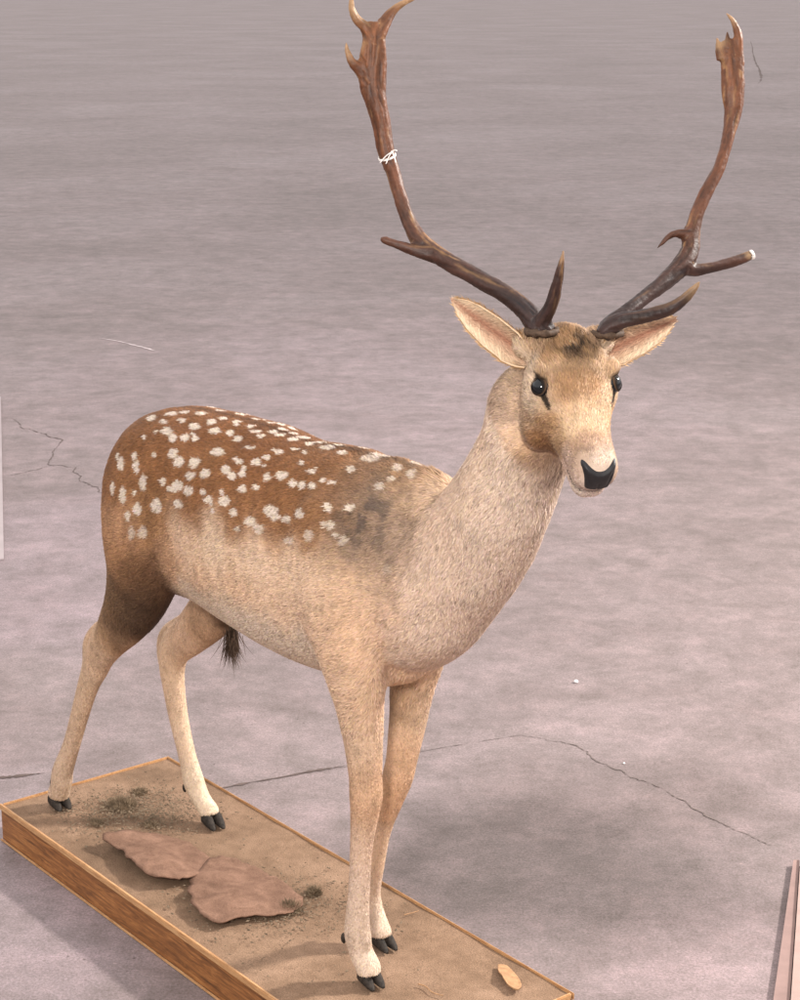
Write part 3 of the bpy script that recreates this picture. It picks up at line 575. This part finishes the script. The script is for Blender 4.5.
for s, ec in zip((-1, 1), EYE):
    c0_ = np.array(ec) + (-.0004, -s * .0106, -.0088); v1, f1 = ellips((0, 0, 0), (.0145, .0145, .0138), RH_, 32, 24)
    ey_ = link('eye', mesh([HP(c0_) + q for q in v1], f1), M_eye, deer)
    # almond lid ring lying on the eyeball
    outd = norm(np.array([.22, s * .78, .58])); ax = norm(np.array([1, 0, 0]) - outd * outd[0]); ay = np.cross(outd, ax); rows = []
    for k in range(41):
        a = 2 * math.pi * k / 40; ra_ = .0118; x_ = math.cos(a) * ra_ * 1.10; y_ = math.sin(a) * ra_ * .74
        q = outd * math.sqrt(max(.0147 ** 2 - x_ * x_ - y_ * y_, 1e-6)) + ax * x_ + ay * y_; rows.append((*(HP(c0_ + q)), .0024, .0022))
    LV = []; LF = []; LC = []; na_, nr_ = 56, 12; Rl = .0151
    for m2 in range(nr_ + 1):
        t2 = m2 / nr_; kx = 1 + .62 * t2; thick_ = .0007 * math.sin(min(1, t2 * 4) * math.pi / 2) + .0004 * t2
        for k in range(na_):
            a = 2 * math.pi * k / na_; x_ = math.cos(a) * .0112 * (1 + .20 * t2); y_ = math.sin(a) * .0084 * (1 + .62 * t2); rr = math.hypot(x_, y_); lim_ = Rl * .985
            if rr > lim_: x_ *= lim_ / rr; y_ *= lim_ / rr
            q = outd * (math.sqrt(max(Rl ** 2 - x_ * x_ - y_ * y_, 1e-7)) + thick_) + ax * x_ + ay * y_; LV.append(HP(c0_ + q)); w_ = float(ss(.45, 1.0, t2)); LC.append(np.array((.016, .012, .010)) * (1 - w_) + np.array(srgb(92, 70, 52)) * w_)
    for m2 in range(nr_):
        for k in range(na_): k2 = (k + 1) % na_; LF.append((m2 * na_ + k, m2 * na_ + k2, (m2 + 1) * na_ + k2, (m2 + 1) * na_ + k))
    lo = link('eyelid', mesh(LV, LF), M_skin, ey_); a3 = lo.data.color_attributes.new('Col', 'FLOAT_COLOR', 'POINT'); a3.data.foreach_set('color', np.concatenate([np.array(LC), np.ones((len(LC), 1))], 1).astype(np.float32).ravel())

def ear(basep, tipp, width, opn, s):
    """cupped leaf: centre line base->tip, opening faces opn"""
    ax = tipp - basep; ln_ = np.linalg.norm(ax); ax = ax / ln_; opn = norm(opn - ax * (opn @ ax)); sdv = np.cross(ax, opn); V = []; Fc = []; nu, nv_ = 36, 22; cols = []; inner = []
    def P_(u, t, off):
        w_ = width * (np.interp(u, [0, .08, .25, .5, .75, .9, 1], [.45, .62, .88, 1.0, .96, .76, .34]))
        th = t * np.interp(u, [0, .3, .7, 1], [1.9, 1.15, .85, .6])      # curl of the cup
        R_ = w_ / 1.2; y = math.sin(th) * R_; z = (1 - math.cos(th)) * R_
        q = basep + ax * (u * ln_) + sdv * y + opn * (z - .010 * u * u) ; nn_ = norm(-sdv * math.sin(th) + opn * math.cos(th)); return q + nn_ * off
    for lay, off in ((0, .0013), (1, -.0013)):
        for i in range(nu + 1):
            for j in range(nv_ + 1):
                u = i / nu; t = (j / nv_ * 2 - 1); V.append(P_(u, t, off)); 
                if lay == 0:
                    k = max(0, 1 - abs(t)) ; cc = np.array(srgb(170, 118, 96)) * k + np.array(srgb(232, 204, 172)) * (1 - k)
                    if u > .8: cc = cc * .5 + np.array(srgb(222, 190, 156)) * .5
                else: cc = np.array(srgb(196, 158, 120))
                cols.append(cc)
    m_ = nv_ + 1; K = (nu + 1) * m_
    for i in range(nu):
        for j in range(nv_):
            a_ = i * m_ + j; Fc.append((a_, a_ + 1, a_ + m_ + 1, a_ + m_)); Fc.append((K + a_, K + a_ + m_, K + a_ + m_ + 1, K + a_ + 1))
        for j in (0, nv_): a_ = i * m_ + j; Fc.append((a_, a_ + m_, K + a_ + m_, K + a_))
    for j in range(nv_): a_ = nu * m_ + j; Fc.append((a_, a_ + 1, K + a_ + 1, K + a_))
    o = link('ear', mesh(V, Fc), M_skin, deer); at_ = o.data.color_attributes.new('Col', 'FLOAT_COLOR', 'POINT')
    at_.data.foreach_set('color', np.concatenate([np.array(cols), np.ones((len(cols), 1))], 1).astype(np.float32).ravel())
    # ear hairs as a sub-part
    HV = []; HF = []; HC = []; nb = 5200
    for k in range(nb):
        mode = random.random()
        u = random.random(); t = random.uniform(-1, 1)
        if mode < .3: t = random.choice((-1, 1)) * random.uniform(.86, 1.0)
        inside = random.random() < .6
        q = P_(u, t, .0014 if inside else -.0014); q2 = P_(min(1, u + .03), t, .0014 if inside else -.0014); c2 = P_(u, t * .9, 0)
        dd = norm(q2 - q + 1e-9); no = norm(P_(u, t, .01) - P_(u, t, 0)) * (1 if inside else -1); ln2 = random.uniform(.006, .012) * (1.5 if inside and abs(t) > .6 else 1)
        dd = norm(dd + np.array([random.gauss(0, .25) for _ in range(3)]) + (norm(c2 - q) * .7 if inside and abs(t) > .6 else 0)); w_ = norm(np.cross(no, dd)) * .0007
        b0 = len(HV); tipq = q + dd * ln2 + no * ln2 * .28; mq = q + dd * ln2 * .5 + no * ln2 * .18
        HV += [q - w_, q + w_, mq + w_ * .8, mq - w_ * .8, tipq]; HF += [(b0, b0 + 1, b0 + 2, b0 + 3), (b0 + 3, b0 + 2, b0 + 4)]
        kk = max(0, 1 - abs(t)) if inside else 0
        cc = (np.array(srgb(172, 122, 98)) * kk + np.array(srgb(238, 212, 180)) * (1 - kk)) if inside else np.array(srgb(206, 168, 124))
        cc = cc * random.gauss(1, .13); HC += [cc * .8, cc * .8, cc, cc, np.minimum(cc * 1.1, .95)]
    hm = mesh(HV, HF); a3 = hm.color_attributes.new('Col', 'FLOAT_COLOR', 'POINT'); a3.data.foreach_set('color', np.concatenate([np.array(HC), np.ones((len(HC), 1))], 1).astype(np.float32).ravel())
    link('ear_hair', hm, M_fur, o)
DH = float((W(HD) - CAM) @ np.array([0, math.cos(P), -math.sin(P)]))      # distance of the head
camdir = norm(CL - HD)
ear(HP((.004, -.046, -.046)), at(454, 303, DH + .045), .034, norm(camdir + np.array([0, 0, -.35])), -1)
ear(HP((.004, .046, -.046)), at(675, 321, DH + .085), .034, norm(camdir + np.array([0, 0, -.25])), 1)

# ---- antlers
def A(px, py, d, r_px, flat=1.0):
    q = at(px, py, DH + d); r = r_px * (DH + d) / F; return (*q, r, r * flat)
def antler(paths, palmside, name='antler'):
    parts = []
    for rows in paths: parts.append(tube([A(*q) for q in rows], palmside, 46, 20))
    V, Fc = join(parts); t = link('t', mesh(V, Fc)); bm = bmesh.new(); bm.from_mesh(t.data); bmesh.ops.recalc_face_normals(bm, faces=bm.faces[:]); bm.to_mesh(t.data); bm.free()
    md = t.modifiers.new('r', 'REMESH'); md.mode = 'VOXEL'; md.voxel_size = .0019
    dg = bpy.context.evaluated_depsgraph_get(); m_ = bpy.data.meshes.new_from_object(t.evaluated_get(dg)); bpy.data.objects.remove(t)
    nv_ = len(m_.vertices); c = np.empty(nv_ * 3); m_.vertices.foreach_get('co', c); c = c.reshape(-1, 3)
    e_ = np.empty(len(m_.edges) * 2, int); m_.edges.foreach_get('vertices', e_); e_ = e_.reshape(-1, 2); dg_ = np.bincount(e_.ravel(), minlength=nv_)
    for k in range(5):
        s = np.stack([np.bincount(e_[:, 0], c[e_[:, 1], j], nv_) + np.bincount(e_[:, 1], c[e_[:, 0], j], nv_) for j in range(3)], 1) / dg_[:, None]; c += .55 * (s - c)
    m_.vertices.foreach_set('co', c.ravel()); m_.update(); nn_ = np.empty(nv_ * 3); m_.vertices.foreach_get('normal', nn_); nn_ = nn_.reshape(-1, 3)
    # long grooves and pearling
    CP = []; CT = []; CS = []
    for rows in paths:
        cc_ = resample([A(*q) for q in rows], 40)[:, :3]; tt_ = np.gradient(cc_, axis=0); tt_ /= np.linalg.norm(tt_, axis=1)[:, None] + 1e-9; CP.append(cc_); CT.append(tt_); CS.append(np.cumsum(np.r_[0, np.linalg.norm(np.diff(cc_, axis=0), axis=1)]) + .37 * len(CS))
    CP = np.concatenate(CP); CT = np.concatenate(CT); CS = np.concatenate(CS); ni = np.concatenate([((c[k:k + 4000, None] - CP[None]) ** 2).sum(2).argmin(1) for k in range(0, nv_, 4000)])
    dv = c - CP[ni]; al = (dv * CT[ni]).sum(1); rad = dv - CT[ni] * al[:, None]; gc = rad.copy(); gc[:, 2] += 0; gcoord = np.stack([rad @ np.array([.7, .7, .1]), rad @ np.array([-.7, .6, .4]), (CS[ni] + al) * .13 + rad[:, 2] * .3], 1)
    g_ = fbm(gcoord, 260, 3) - .5; c += nn_ * (g_ * .0036 + (vnoise(c, 200) - .5) * .0006)[:, None]
    m_.vertices.foreach_set('co', c.ravel()); m_.polygons.foreach_set('use_smooth', [True] * len(m_.polygons)); m_.update()
    hz = c[:, 2] - HD[2]; k = ss(.02, .22, hz + (fbm(c, 12, 2) - .5) * .08)[:, None]; dark = np.array(srgb(54, 36, 32)); redb = np.array(srgb(98, 58, 37)); tan = np.array(srgb(124, 76, 43))
    col = dark * (1 - k) + redb * k; k2 = ss(.25, .55, hz)[:, None]; col = col * (1 - k2) + tan * k2
    col = col * (1 + g_[:, None] * 1.9); wx = ss(.55, .80, fbm(gcoord + 3, 190, 3))[:, None] * ss(0, .12, hz)[:, None]; col = col * (1 - wx * .55) + np.array(srgb(182, 138, 92)) * wx * .55
    for px, py, d, r in TIPS:
        tp = at(px, py, DH + d); kk = .65 * (1 - ss(.2, 1.0, np.linalg.norm(c - tp, axis=1) / r))[:, None]; col = col * (1 - kk) + np.array(srgb(196, 158, 118)) * kk
    m_.materials.clear(); o = link(name, m_, M_antler, deer); a3 = m_.color_attributes.new('Col', 'FLOAT_COLOR', 'POINT'); a3.data.foreach_set('color', np.concatenate([np.clip(col, .01, .9), np.ones((nv_, 1))], 1).astype(np.float32).ravel())
    return o
TIPS = [(351, 0, .10, .05), (346, 44, .10, .035), (417, -3, .12, .05), (563, 252, -.06, .02), (727, 16, .16, .03), (717, 40, .15, .02), (700, 282, -.02, .045), (751, 254, .12, .012)]
vs_ = -LT * 0 + np.array([.7, .7, 0])   # sideways in the picture plane, in local axes
vs_ = L(O + np.array([1., 0, 0])) ; depthdir = L(O + np.array([0, 1., 0]))
antler([
 [(541, 334, .005, 13), (537, 325, .008, 12), (526, 311, .02, 10.5), (510, 297, .035, 9.5), (483, 281, .06, 9.2), (456, 266, .085, 9.0), (436, 254, .10, 9.2), (420, 241, .11, 9.2), (409, 222, .12, 7.6), (399, 192, .13, 7.0), (392, 168, .135, 7.6), (386, 150, .135, 8.8), (382, 128, .13, 9.2), (377, 105, .125, 10.5), (373, 84, .12, 14, .55), (373, 62, .115, 14.5, .5), (374, 44, .11, 12, .5), (375, 30, .11, 11, .5), (376, 22, .11, 7, .6)],
 [(436, 256, .10, 8), (420, 252, .10, 6.5), (404, 247, .10, 5.2), (392, 243, .10, 4.2), (384, 240, .10, 4.0), (380.5, 238, .10, 1.5)],
 [(548, 332, .0, 9), (543, 322, -.005, 8.5), (549, 310, -.02, 7), (554, 298, -.035, 6.5), (557, 283, -.05, 5.5), (560, 270, -.06, 4.2), (562, 258, -.065, 2.6), (563, 250, -.068, 1.0)],
 [(368, 80, .12, 8, .6), (360, 70, .115, 6.5, .7), (352, 62, .11, 4.5), (348, 52, .105, 3), (346, 42, .10, 1.2)],
 [(374, 42, .11, 9, .6), (366, 28, .11, 6.5, .7), (357, 19, .105, 5.0), (352, 8, .10, 3.6), (352, -4, .095, 2.4), (356, -14, .09, 1)],
 [(378, 34, .11, 9, .6), (385, 22, .115, 7, .7), (394, 10, .12, 4.6), (404, 3, .12, 3.4), (416, -3, .125, 2.2), (430, -8, .13, 1)],
], vs_)
antler([
 [(607, 336, .035, 12), (611, 327, .038, 11.5), (628, 311, .05, 8.5), (642, 299, .065, 7.5), (658, 287, .08, 8.2), (672, 275, .095, 9.5), (683, 264, .105, 10.5), (690, 250, .115, 9.5), (691, 236, .12, 8.6), (696, 216, .125, 7.2), (704, 197, .13, 7.0), (712, 181, .135, 6.6), (719, 168, .14, 6.0), (725, 150, .145, 5.8), (729, 132, .15, 6.4), (733, 112, .155, 9.0, .7), (733, 92, .155, 12, .5), (733, 72, .155, 12, .45), (731, 55, .155, 11, .45), (728, 44, .155, 9, .45), (727, 40, .155, 6, .45)],
 [(684, 268, .105, 8), (696, 270, .11, 6.5), (710, 268, .115, 5.6), (725, 264, .12, 5.2), (738, 260, .125, 5.2), (749, 255.5, .13, 5.0), (750.5, 255, .13, 4.6)],
 [(690, 236, .12, 7), (683, 234, .115, 5.5), (674, 234, .11, 4), (667, 238, .105, 3), (661, 244, .10, 2.2), (656, 249, .10, 1)],
 [(602, 336, .025, 9), (612, 326, .02, 9.5), (624, 320, .01, 8.0), (640, 317, .0, 7.5), (656, 313, -.01, 7.2), (671, 308, -.02, 6.5), (683, 300, -.025, 5.2), (692, 291, -.03, 4.0), (700, 281, -.035, 1.5)],
 [(722, 60, .155, 6, .6), (719, 48, .155, 4.2, .7), (716.5, 38, .155, 1.2)],
 [(731, 54, .155, 5, .7), (728, 42, .155, 3.4), (727, 31, .155, 1.2)],
 [(738, 64, .155, 7, .5), (738, 48, .155, 5.5, .6), (738, 36, .155, 4.2), (735, 25, .155, 3.4), (730, 17, .155, 2.4), (726, 13, .155, 1)],
], vs_)
# coronets (burrs)
for hy, px, py, dd in ((-1, 541, 331, .004), (1, 606, 333, .034)):
    c_ = at(px, py, DH + dd); rows = []
    for k in range(29):
        a = 2 * math.pi * k / 28; rr = .0205 * (1 + .08 * math.sin(5 * a)); q = c_ + (hl * math.cos(a) + norm(hf0 + 0 * up) * math.sin(a)) * rr; rows.append((*q, .0052 + .0012 * math.sin(9 * a), .005))
    v1, f1 = tube(rows, up, 0, 8, 1, .15); o = link('antler_burr', mesh(v1, f1), M_tuft, deer)
# pale sawn end with hole on the outer tine
cE = at(751, 255, DH + .13); axE = norm(at(751, 255, DH + .13) - at(738, 260, DH + .125)); sE = norm(np.cross(axE, up)); tE = np.cross(axE, sE); rows = []
for k in range(25): a = 2 * math.pi * k / 24; rows.append((*(cE + axE * .0012 + (sE * math.cos(a) * .0052 + tE * math.sin(a) * .0052)), .0024, .0024))
v1, f1 = tube(rows, axE, 0, 8); link('sawn_tip', mesh(v1, f1), M_string, deer)

# string tied round the beam
def strand(rows): return tube(rows, up, 0, 8)
cS = at(387, 156, DH + .135); bx_ = norm(at(392, 168, DH + .135) - at(384, 140, DH + .133)); s1 = norm(np.cross(bx_, up)); s2 = np.cross(bx_, s1); parts = []
for off, tl in ((0, .35), (.0016, .30)):
    rows = []
    for k in range(33): a = 2 * math.pi * k / 32; rows.append((*(cS + bx_ * off + (s1 * math.cos(a) + s2 * math.sin(a)) * .0128 + bx_ * (.006 * math.sin(a + 2.2))), .0009, .0009))
    parts.append(strand(rows))
kn = at(392, 152, DH + .118)
for px, py, r_ in ((396, 163, 0), (386, 164, 0), (397, 151, 0), (380, 163, 0)):
    q = at(px, py, DH + .115); parts.append(strand([(*(kn * (1 - t) + q * t + np.array([0, 0, .002 * math.sin(t * 3.1)])), .0009, .0009) for t in np.linspace(0, 1, 8)]))
parts.append(ellips(kn, (.002, .002, .002), None, 10, 8))
v1, f1 = join(parts); o = link('string', mesh(v1, f1), M_string); o.matrix_world = MW; tag(o, 'short white string knotted round the beam of the left-hand antler in the picture', 'string')

# belly tuft
def hairs(name, basef, nh, lng, dirf, w, material, parent):
    V = []; Fc = []
    for k in range(nh):
        b0 = basef(); d0 = norm(dirf()); l_ = lng * random.uniform(.5, 1.1); s_ = norm(np.cross(d0, np.array([random.gauss(0, 1), random.gauss(0, 1), .3]))) * w; i0 = len(V); bend = np.array([random.gauss(0, .12), random.gauss(0, .12), 0]) * l_
        for t in (0, .35, .7): q = b0 + d0 * l_ * t + bend * t * t; V += [q - s_ * (1 - t * .7), q + s_ * (1 - t * .7)]
        V.append(b0 + d0 * l_ + bend); Fc += [(i0, i0 + 1, i0 + 3, i0 + 2), (i0 + 2, i0 + 3, i0 + 5, i0 + 4), (i0 + 4, i0 + 5, i0 + 6)]
    return link(name, mesh(V, Fc), material, parent)
bt = at_y(232, 636, 0)
hairs('belly_tuft', lambda: bt + np.array([random.gauss(0, .006), random.gauss(0, .005), random.uniform(-.01, .02)]), 420, .062, lambda: np.array([random.gauss(0, .16) - .05, random.gauss(0, .16), -1]), .0007, M_tuft, deer)

# ------------------------------------------------------------------ things lying on the plinth
def slab(name, outline, label, cat, thick=.0028, arch=.014, lift=.002, tilt=0, group=None, material=M_bark, seed=1):
    """curled sheet whose outline is given on the board"""
    o2 = np.array([at_z(*q, 0)[:2] for q in outline]); o2 = resample(np.vstack([o2, o2[:1]]), 90)[:-1]; cen = o2.mean(0); o2 = o2 + (o2 - cen) * ((fbm(np.c_[o2, np.full(len(o2), seed)], 60, 3) - .5) * .22)[:, None]; V = []; ylo, yhi = o2[:, 1].min(), o2[:, 1].max(); Fc = []; m_ = len(o2); rings = 12
    for lay in (0, 1):
        for r_ in range(rings + 1):
            f_ = r_ / rings
            for q in o2:
                w_ = cen + (q - cen) * f_; pn = np.array([[w_[0], w_[1], seed]]); hgt = lift + arch * (1 - f_ ** 2) + (fbm(pn, 22, 3)[0] - .5) * .016 * (.4 + f_) + .006 * max(0, f_ - .8) * 5 * (fbm(pn, 11, 2)[0])
                hgt *= float(ss(yhi, ylo + .25 * (yhi - ylo), w_[1])); hgt = max(hgt, .0008); V.append((w_[0] - cen[0], w_[1] - cen[1], hgt + (thick if lay == 0 else 0)))
    K = (rings + 1) * m_
    for r_ in range(rings):
        for k in range(m_):
            k2 = (k + 1) % m_; a_, b_, c_, d_ = r_ * m_ + k, r_ * m_ + k2, (r_ + 1) * m_ + k2, (r_ + 1) * m_ + k
            Fc.append((a_, d_, c_, b_)); Fc.append((K + a_, K + b_, K + c_, K + d_))
    for k in range(m_): k2 = (k + 1) % m_; a_, b_ = rings * m_ + k, rings * m_ + k2; Fc.append((a_, K + a_, K + b_, b_))
    o = link(name, mesh(V, Fc), material); o.matrix_world = MW @ Matrix.Translation((cen[0], cen[1], 0)); tag(o, label, cat, group); return o
slab('bark_slab', [(103, 848), (112, 842), (125, 838), (150, 836), (170, 838), (190, 845), (206, 855), (212, 866), (205, 876), (188, 884), (168, 888), (150, 884), (138, 876), (127, 866), (118, 856)], 'curled brown bark slab lying behind, nearest the hind hooves, with pointed left end', 'bark', arch=.010, lift=.013, group='bark slabs on the plinth', seed=1)
slab('bark_slab', [(192, 880), (210, 862), (228, 858), (250, 866), (270, 876), (290, 888), (302, 898), (298, 912), (280, 918), (258, 921), (240, 925), (222, 928), (205, 925), (194, 914), (190, 898)], 'flatter tan bark slab in front of the curled one, with dark moss at its right end', 'bark', arch=.008, lift=.009, group='bark slabs on the plinth', seed=4)
def moss(px, py, n_, r, hgt, label):
    c_ = at_z(px, py, 0); V = []; Fc = []
    for k in range(n_):
        q = np.array([random.gauss(0, r), random.gauss(0, r * .7), 0]); b0 = q + (0, 0, -.002); d0 = norm(np.array([q[0] / r * .35 + random.gauss(0, .5), q[1] / r * .35 + random.gauss(0, .5), .8])); l_ = hgt * random.uniform(.4, 1.2) * math.exp(-(q @ q) / (2.5 * r * r)) + .004
        s_ = norm(np.cross(d0, np.array([random.gauss(0, 1), random.gauss(0, 1), .3]))) * random.uniform(.0003, .0009); i0 = len(V)
        for t in (0, .5): V += [b0 + d0 * l_ * t - s_, b0 + d0 * l_ * t + s_]
        V.append(b0 + d0 * l_); Fc += [(i0, i0 + 1, i0 + 3, i0 + 2), (i0 + 2, i0 + 3, i0 + 4)]
    o = link('moss_tuft', mesh(V, Fc, False), M_moss); o.matrix_world = MW @ Matrix.Translation((c_[0], c_[1], 0)); tag(o, label, 'moss', 'dried moss tufts on the plinth')
moss(122, 806, 1100, .020, .020, 'largest dark dried moss tuft, between the two hind hooves')
moss(97, 823, 260, .009, .012, 'small dark moss tuft nearest the long near edge of the plinth')
moss(151, 825, 260, .010, .012, 'small moss tuft just behind the curled bark slab')
moss(140, 792, 300, .012, .010, 'low olive moss tuft nearest the back corner of the plinth')
moss(290, 908, 600, .014, .018, 'brown moss tuft on the right end of the flatter bark slab')
moss(314, 893, 420, .007, .020, 'small upright dark moss tuft right of the flatter bark slab')
# loose crumbs of bark and moss strewn over the middle of the plinth
V = []; Fc = []
for k in range(5200):
    q = at_z(*[(random.gauss(135, 38), random.gauss(812, 13)), (random.gauss(270, 45), random.gauss(905, 16)), (random.uniform(60, 420), random.uniform(790, 985))][random.choices((0, 1, 2), (6, 3, 1))[0]], 0)
    if not (X0 + .02 < q[0] < X1 - .02 and Y0 + .02 < q[1] < Y1 - .02): continue
    r_ = random.choice((random.uniform(.0005, .0014), random.uniform(.0005, .0014), random.uniform(.0010, .0026))); a_ = random.uniform(0, 6.28); l_ = random.uniform(1, 2.6); i0 = len(V); e1 = np.array([math.cos(a_), math.sin(a_), random.uniform(-.2, .2)]) * r_ * l_; e2 = np.array([-math.sin(a_), math.cos(a_), random.uniform(-.3, .3)]) * r_; up_ = np.array([0, 0, r_ * .8])
    c_ = q + np.array([0, 0, r_ * .7]); V += [c_ + e1, c_ + e2, c_ - e1, c_ - e2, c_ + up_, c_ - up_]
    Fc += [tuple(i0 + z for z in f) for f in ((0, 1, 4), (1, 2, 4), (2, 3, 4), (3, 0, 4), (1, 0, 5), (2, 1, 5), (3, 2, 5), (0, 3, 5))]
o = link('bark_litter', mesh(V, Fc, False), plain('litter', (.17, .125, .085), .9, .1, 90, .6)); o.matrix_world = MW; tag(o, 'loose brown crumbs of bark and moss strewn over the plinth top', 'bark litter', None, 'stuff')
slab('wood_chip', [(498, 966), (508, 968), (518, 980), (521, 990), (514, 992), (503, 982), (498, 973)], 'small pale wood chip near the front right corner of the plinth', 'wood chip', thick=.003, arch=.001, lift=.001, material=M_chip, seed=9)
def twig(px0, py0, px1, py1, r, label):
    a_, b_ = at_z(px0, py0, 0), at_z(px1, py1, 0); c_ = (a_ + b_) / 2
    v1, f1 = tube([(*(a_ * (1 - t) + b_ * t - c_ + np.array([0, .003 * math.sin(t * 7), r + .001])), r * (1 - .4 * t), r * (1 - .4 * t)) for t in np.linspace(0, 1, 8)], up, 20, 8, 1, .12)
    o = link('twig', mesh(v1, f1), M_chip); o.matrix_world = MW @ Matrix.Translation((c_[0], c_[1], 0)); tag(o, label, 'twig', 'twigs on the plinth')
twig(418, 985, 442, 997, .0012, 'thin pale straw in front of the nearest front hoof')
twig(404, 916, 418, 912, .0010, 'tiny dark twig behind the far front hoof by the plinth edge')

# ------------------------------------------------------------------ floor clutter
w = floor_pt(576, 683); bm = bmesh.new(); bmesh.ops.create_icosphere(bm, subdivisions=3, radius=.006)
for v_ in bm.verts: v_.co *= 1 + random.uniform(-.06, .06); v_.co.z *= .75
me_ = bpy.data.meshes.new('m'); bm.to_mesh(me_); bm.free(); o = link('pebble', me_, plain('white_stone', (.85, .84, .82), .5, .4)); o.location = (w[0], w[1], .0045); tag(o, 'tiny white pebble on the bare floor right of the chest', 'pebble')
w = floor_pt(624, 764); o = link('pebble', me_.copy()); o.scale = (.45, .45, .45); o.location = (w[0], w[1], .002); tag(o, 'minute white grit grain beside the long floor crack', 'pebble')
# pale plank leaning into the frame, bottom right
pk = tag(bpy.data.objects.new('plank', None), 'pale pink plank with a dark edge at the lower right of the floor', 'plank'); COL.objects.link(pk); pk.location = (0, 0, 0)
a_, b_, c_, d_ = [floor_pt(*q)[:2] for q in ((794, 866), (806, 850), (800, 1010), (774, 1010))]
def prism(poly, z0, z1):
    n_ = len(poly); V = [(*q, z0) for q in poly] + [(*q, z1) for q in poly]; return mesh(V, [tuple(range(n_))[::-1], tuple(range(n_, 2 * n_))] + [(i, (i + 1) % n_, n_ + (i + 1) % n_, n_ + i) for i in range(n_)], False)
p0 = floor_pt(793, 866)[:2]; p1 = floor_pt(772, 1012)[:2]; p2 = floor_pt(900, 1012)[:2]; p3 = floor_pt(900, 862)[:2]
q0 = floor_pt(800, 866)[:2]; q1 = floor_pt(790, 1012)[:2]
link('top_board', prism([q0, q1, p2, p3], .002, .022), plain('pale_board', srgb(158, 134, 126), .7, .2, 20, .12), pk)
link('edge_strip', prism([p0, p1, q1 + (-.002, 0), q0 + (-.002, 0)], .002, .014), plain('pink_board', srgb(138, 114, 108), .7, .2, 20, .12), pk)
# pale panel edge, left
l0 = floor_pt(-40, 392)[:2]; l1 = floor_pt(1, 398)[:2]; l2 = floor_pt(4, 560)[:2]; l3 = floor_pt(-40, 566)[:2]
o = link('floor_panel', prism([l3, l2, l1, l0], .001, .006), plain('white_panel', srgb(160, 148, 148), .6, .2, 8, .08)); tag(o, 'sliver of a pale flat panel lying at the left edge beyond the deer', 'panel')

# ------------------------------------------------------------------ light and camera
wd_ = bpy.data.worlds.new('World'); S.world = wd_; wd_.use_nodes = True; bg = wd_.node_tree.nodes['Background']
bg.inputs[0].default_value = (1.0, .96, .935, 1); bg.inputs[1].default_value = .52
def area(name, loc, target, size, power, col):
    l_ = bpy.data.lights.new(name, 'AREA'); l_.shape = 'RECTANGLE' if size[0] > 10 else 'DISK'; l_.size = size[0]; l_.size_y = size[1]; l_.energy = power; l_.color = col
    o = bpy.data.objects.new(name, l_); COL.objects.link(o); o.location = loc; o.rotation_euler = (Vector(target) - Vector(loc)).to_track_quat('-Z', 'Y').to_euler(); return o
area('overhead_fill', (0, 250, 14), (0, 250, 0), (400, 600), 680000, (1, .97, .98))  # added fill, unseen overhead, oversized to keep the far floor bright
area('key_light', (4.9, 4.7, 4.0), (-.1, 3.2, .4), (.5, .5), 700, (1, .95, .89))
area('camera_flash', (-.35, -.1, 2.15), (.2, 3.1, .8), (.3, .3), 74, (1, .96, .91))
cd = bpy.data.cameras.new('camera'); co_ = bpy.data.objects.new('camera', cd); COL.objects.link(co_); S.camera = co_
co_.location = CAM; co_.rotation_euler = (math.pi / 2 - P, 0, 0)
cd.sensor_fit = 'VERTICAL'; cd.sensor_height = 24; cd.lens = 24 * F / 1000; cd.clip_end = 3000; cd.clip_start = .05
S.view_settings.view_transform = 'Standard'; S.view_settings.look = 'None'; S.view_settings.exposure = 0; S.view_settings.gamma = 1
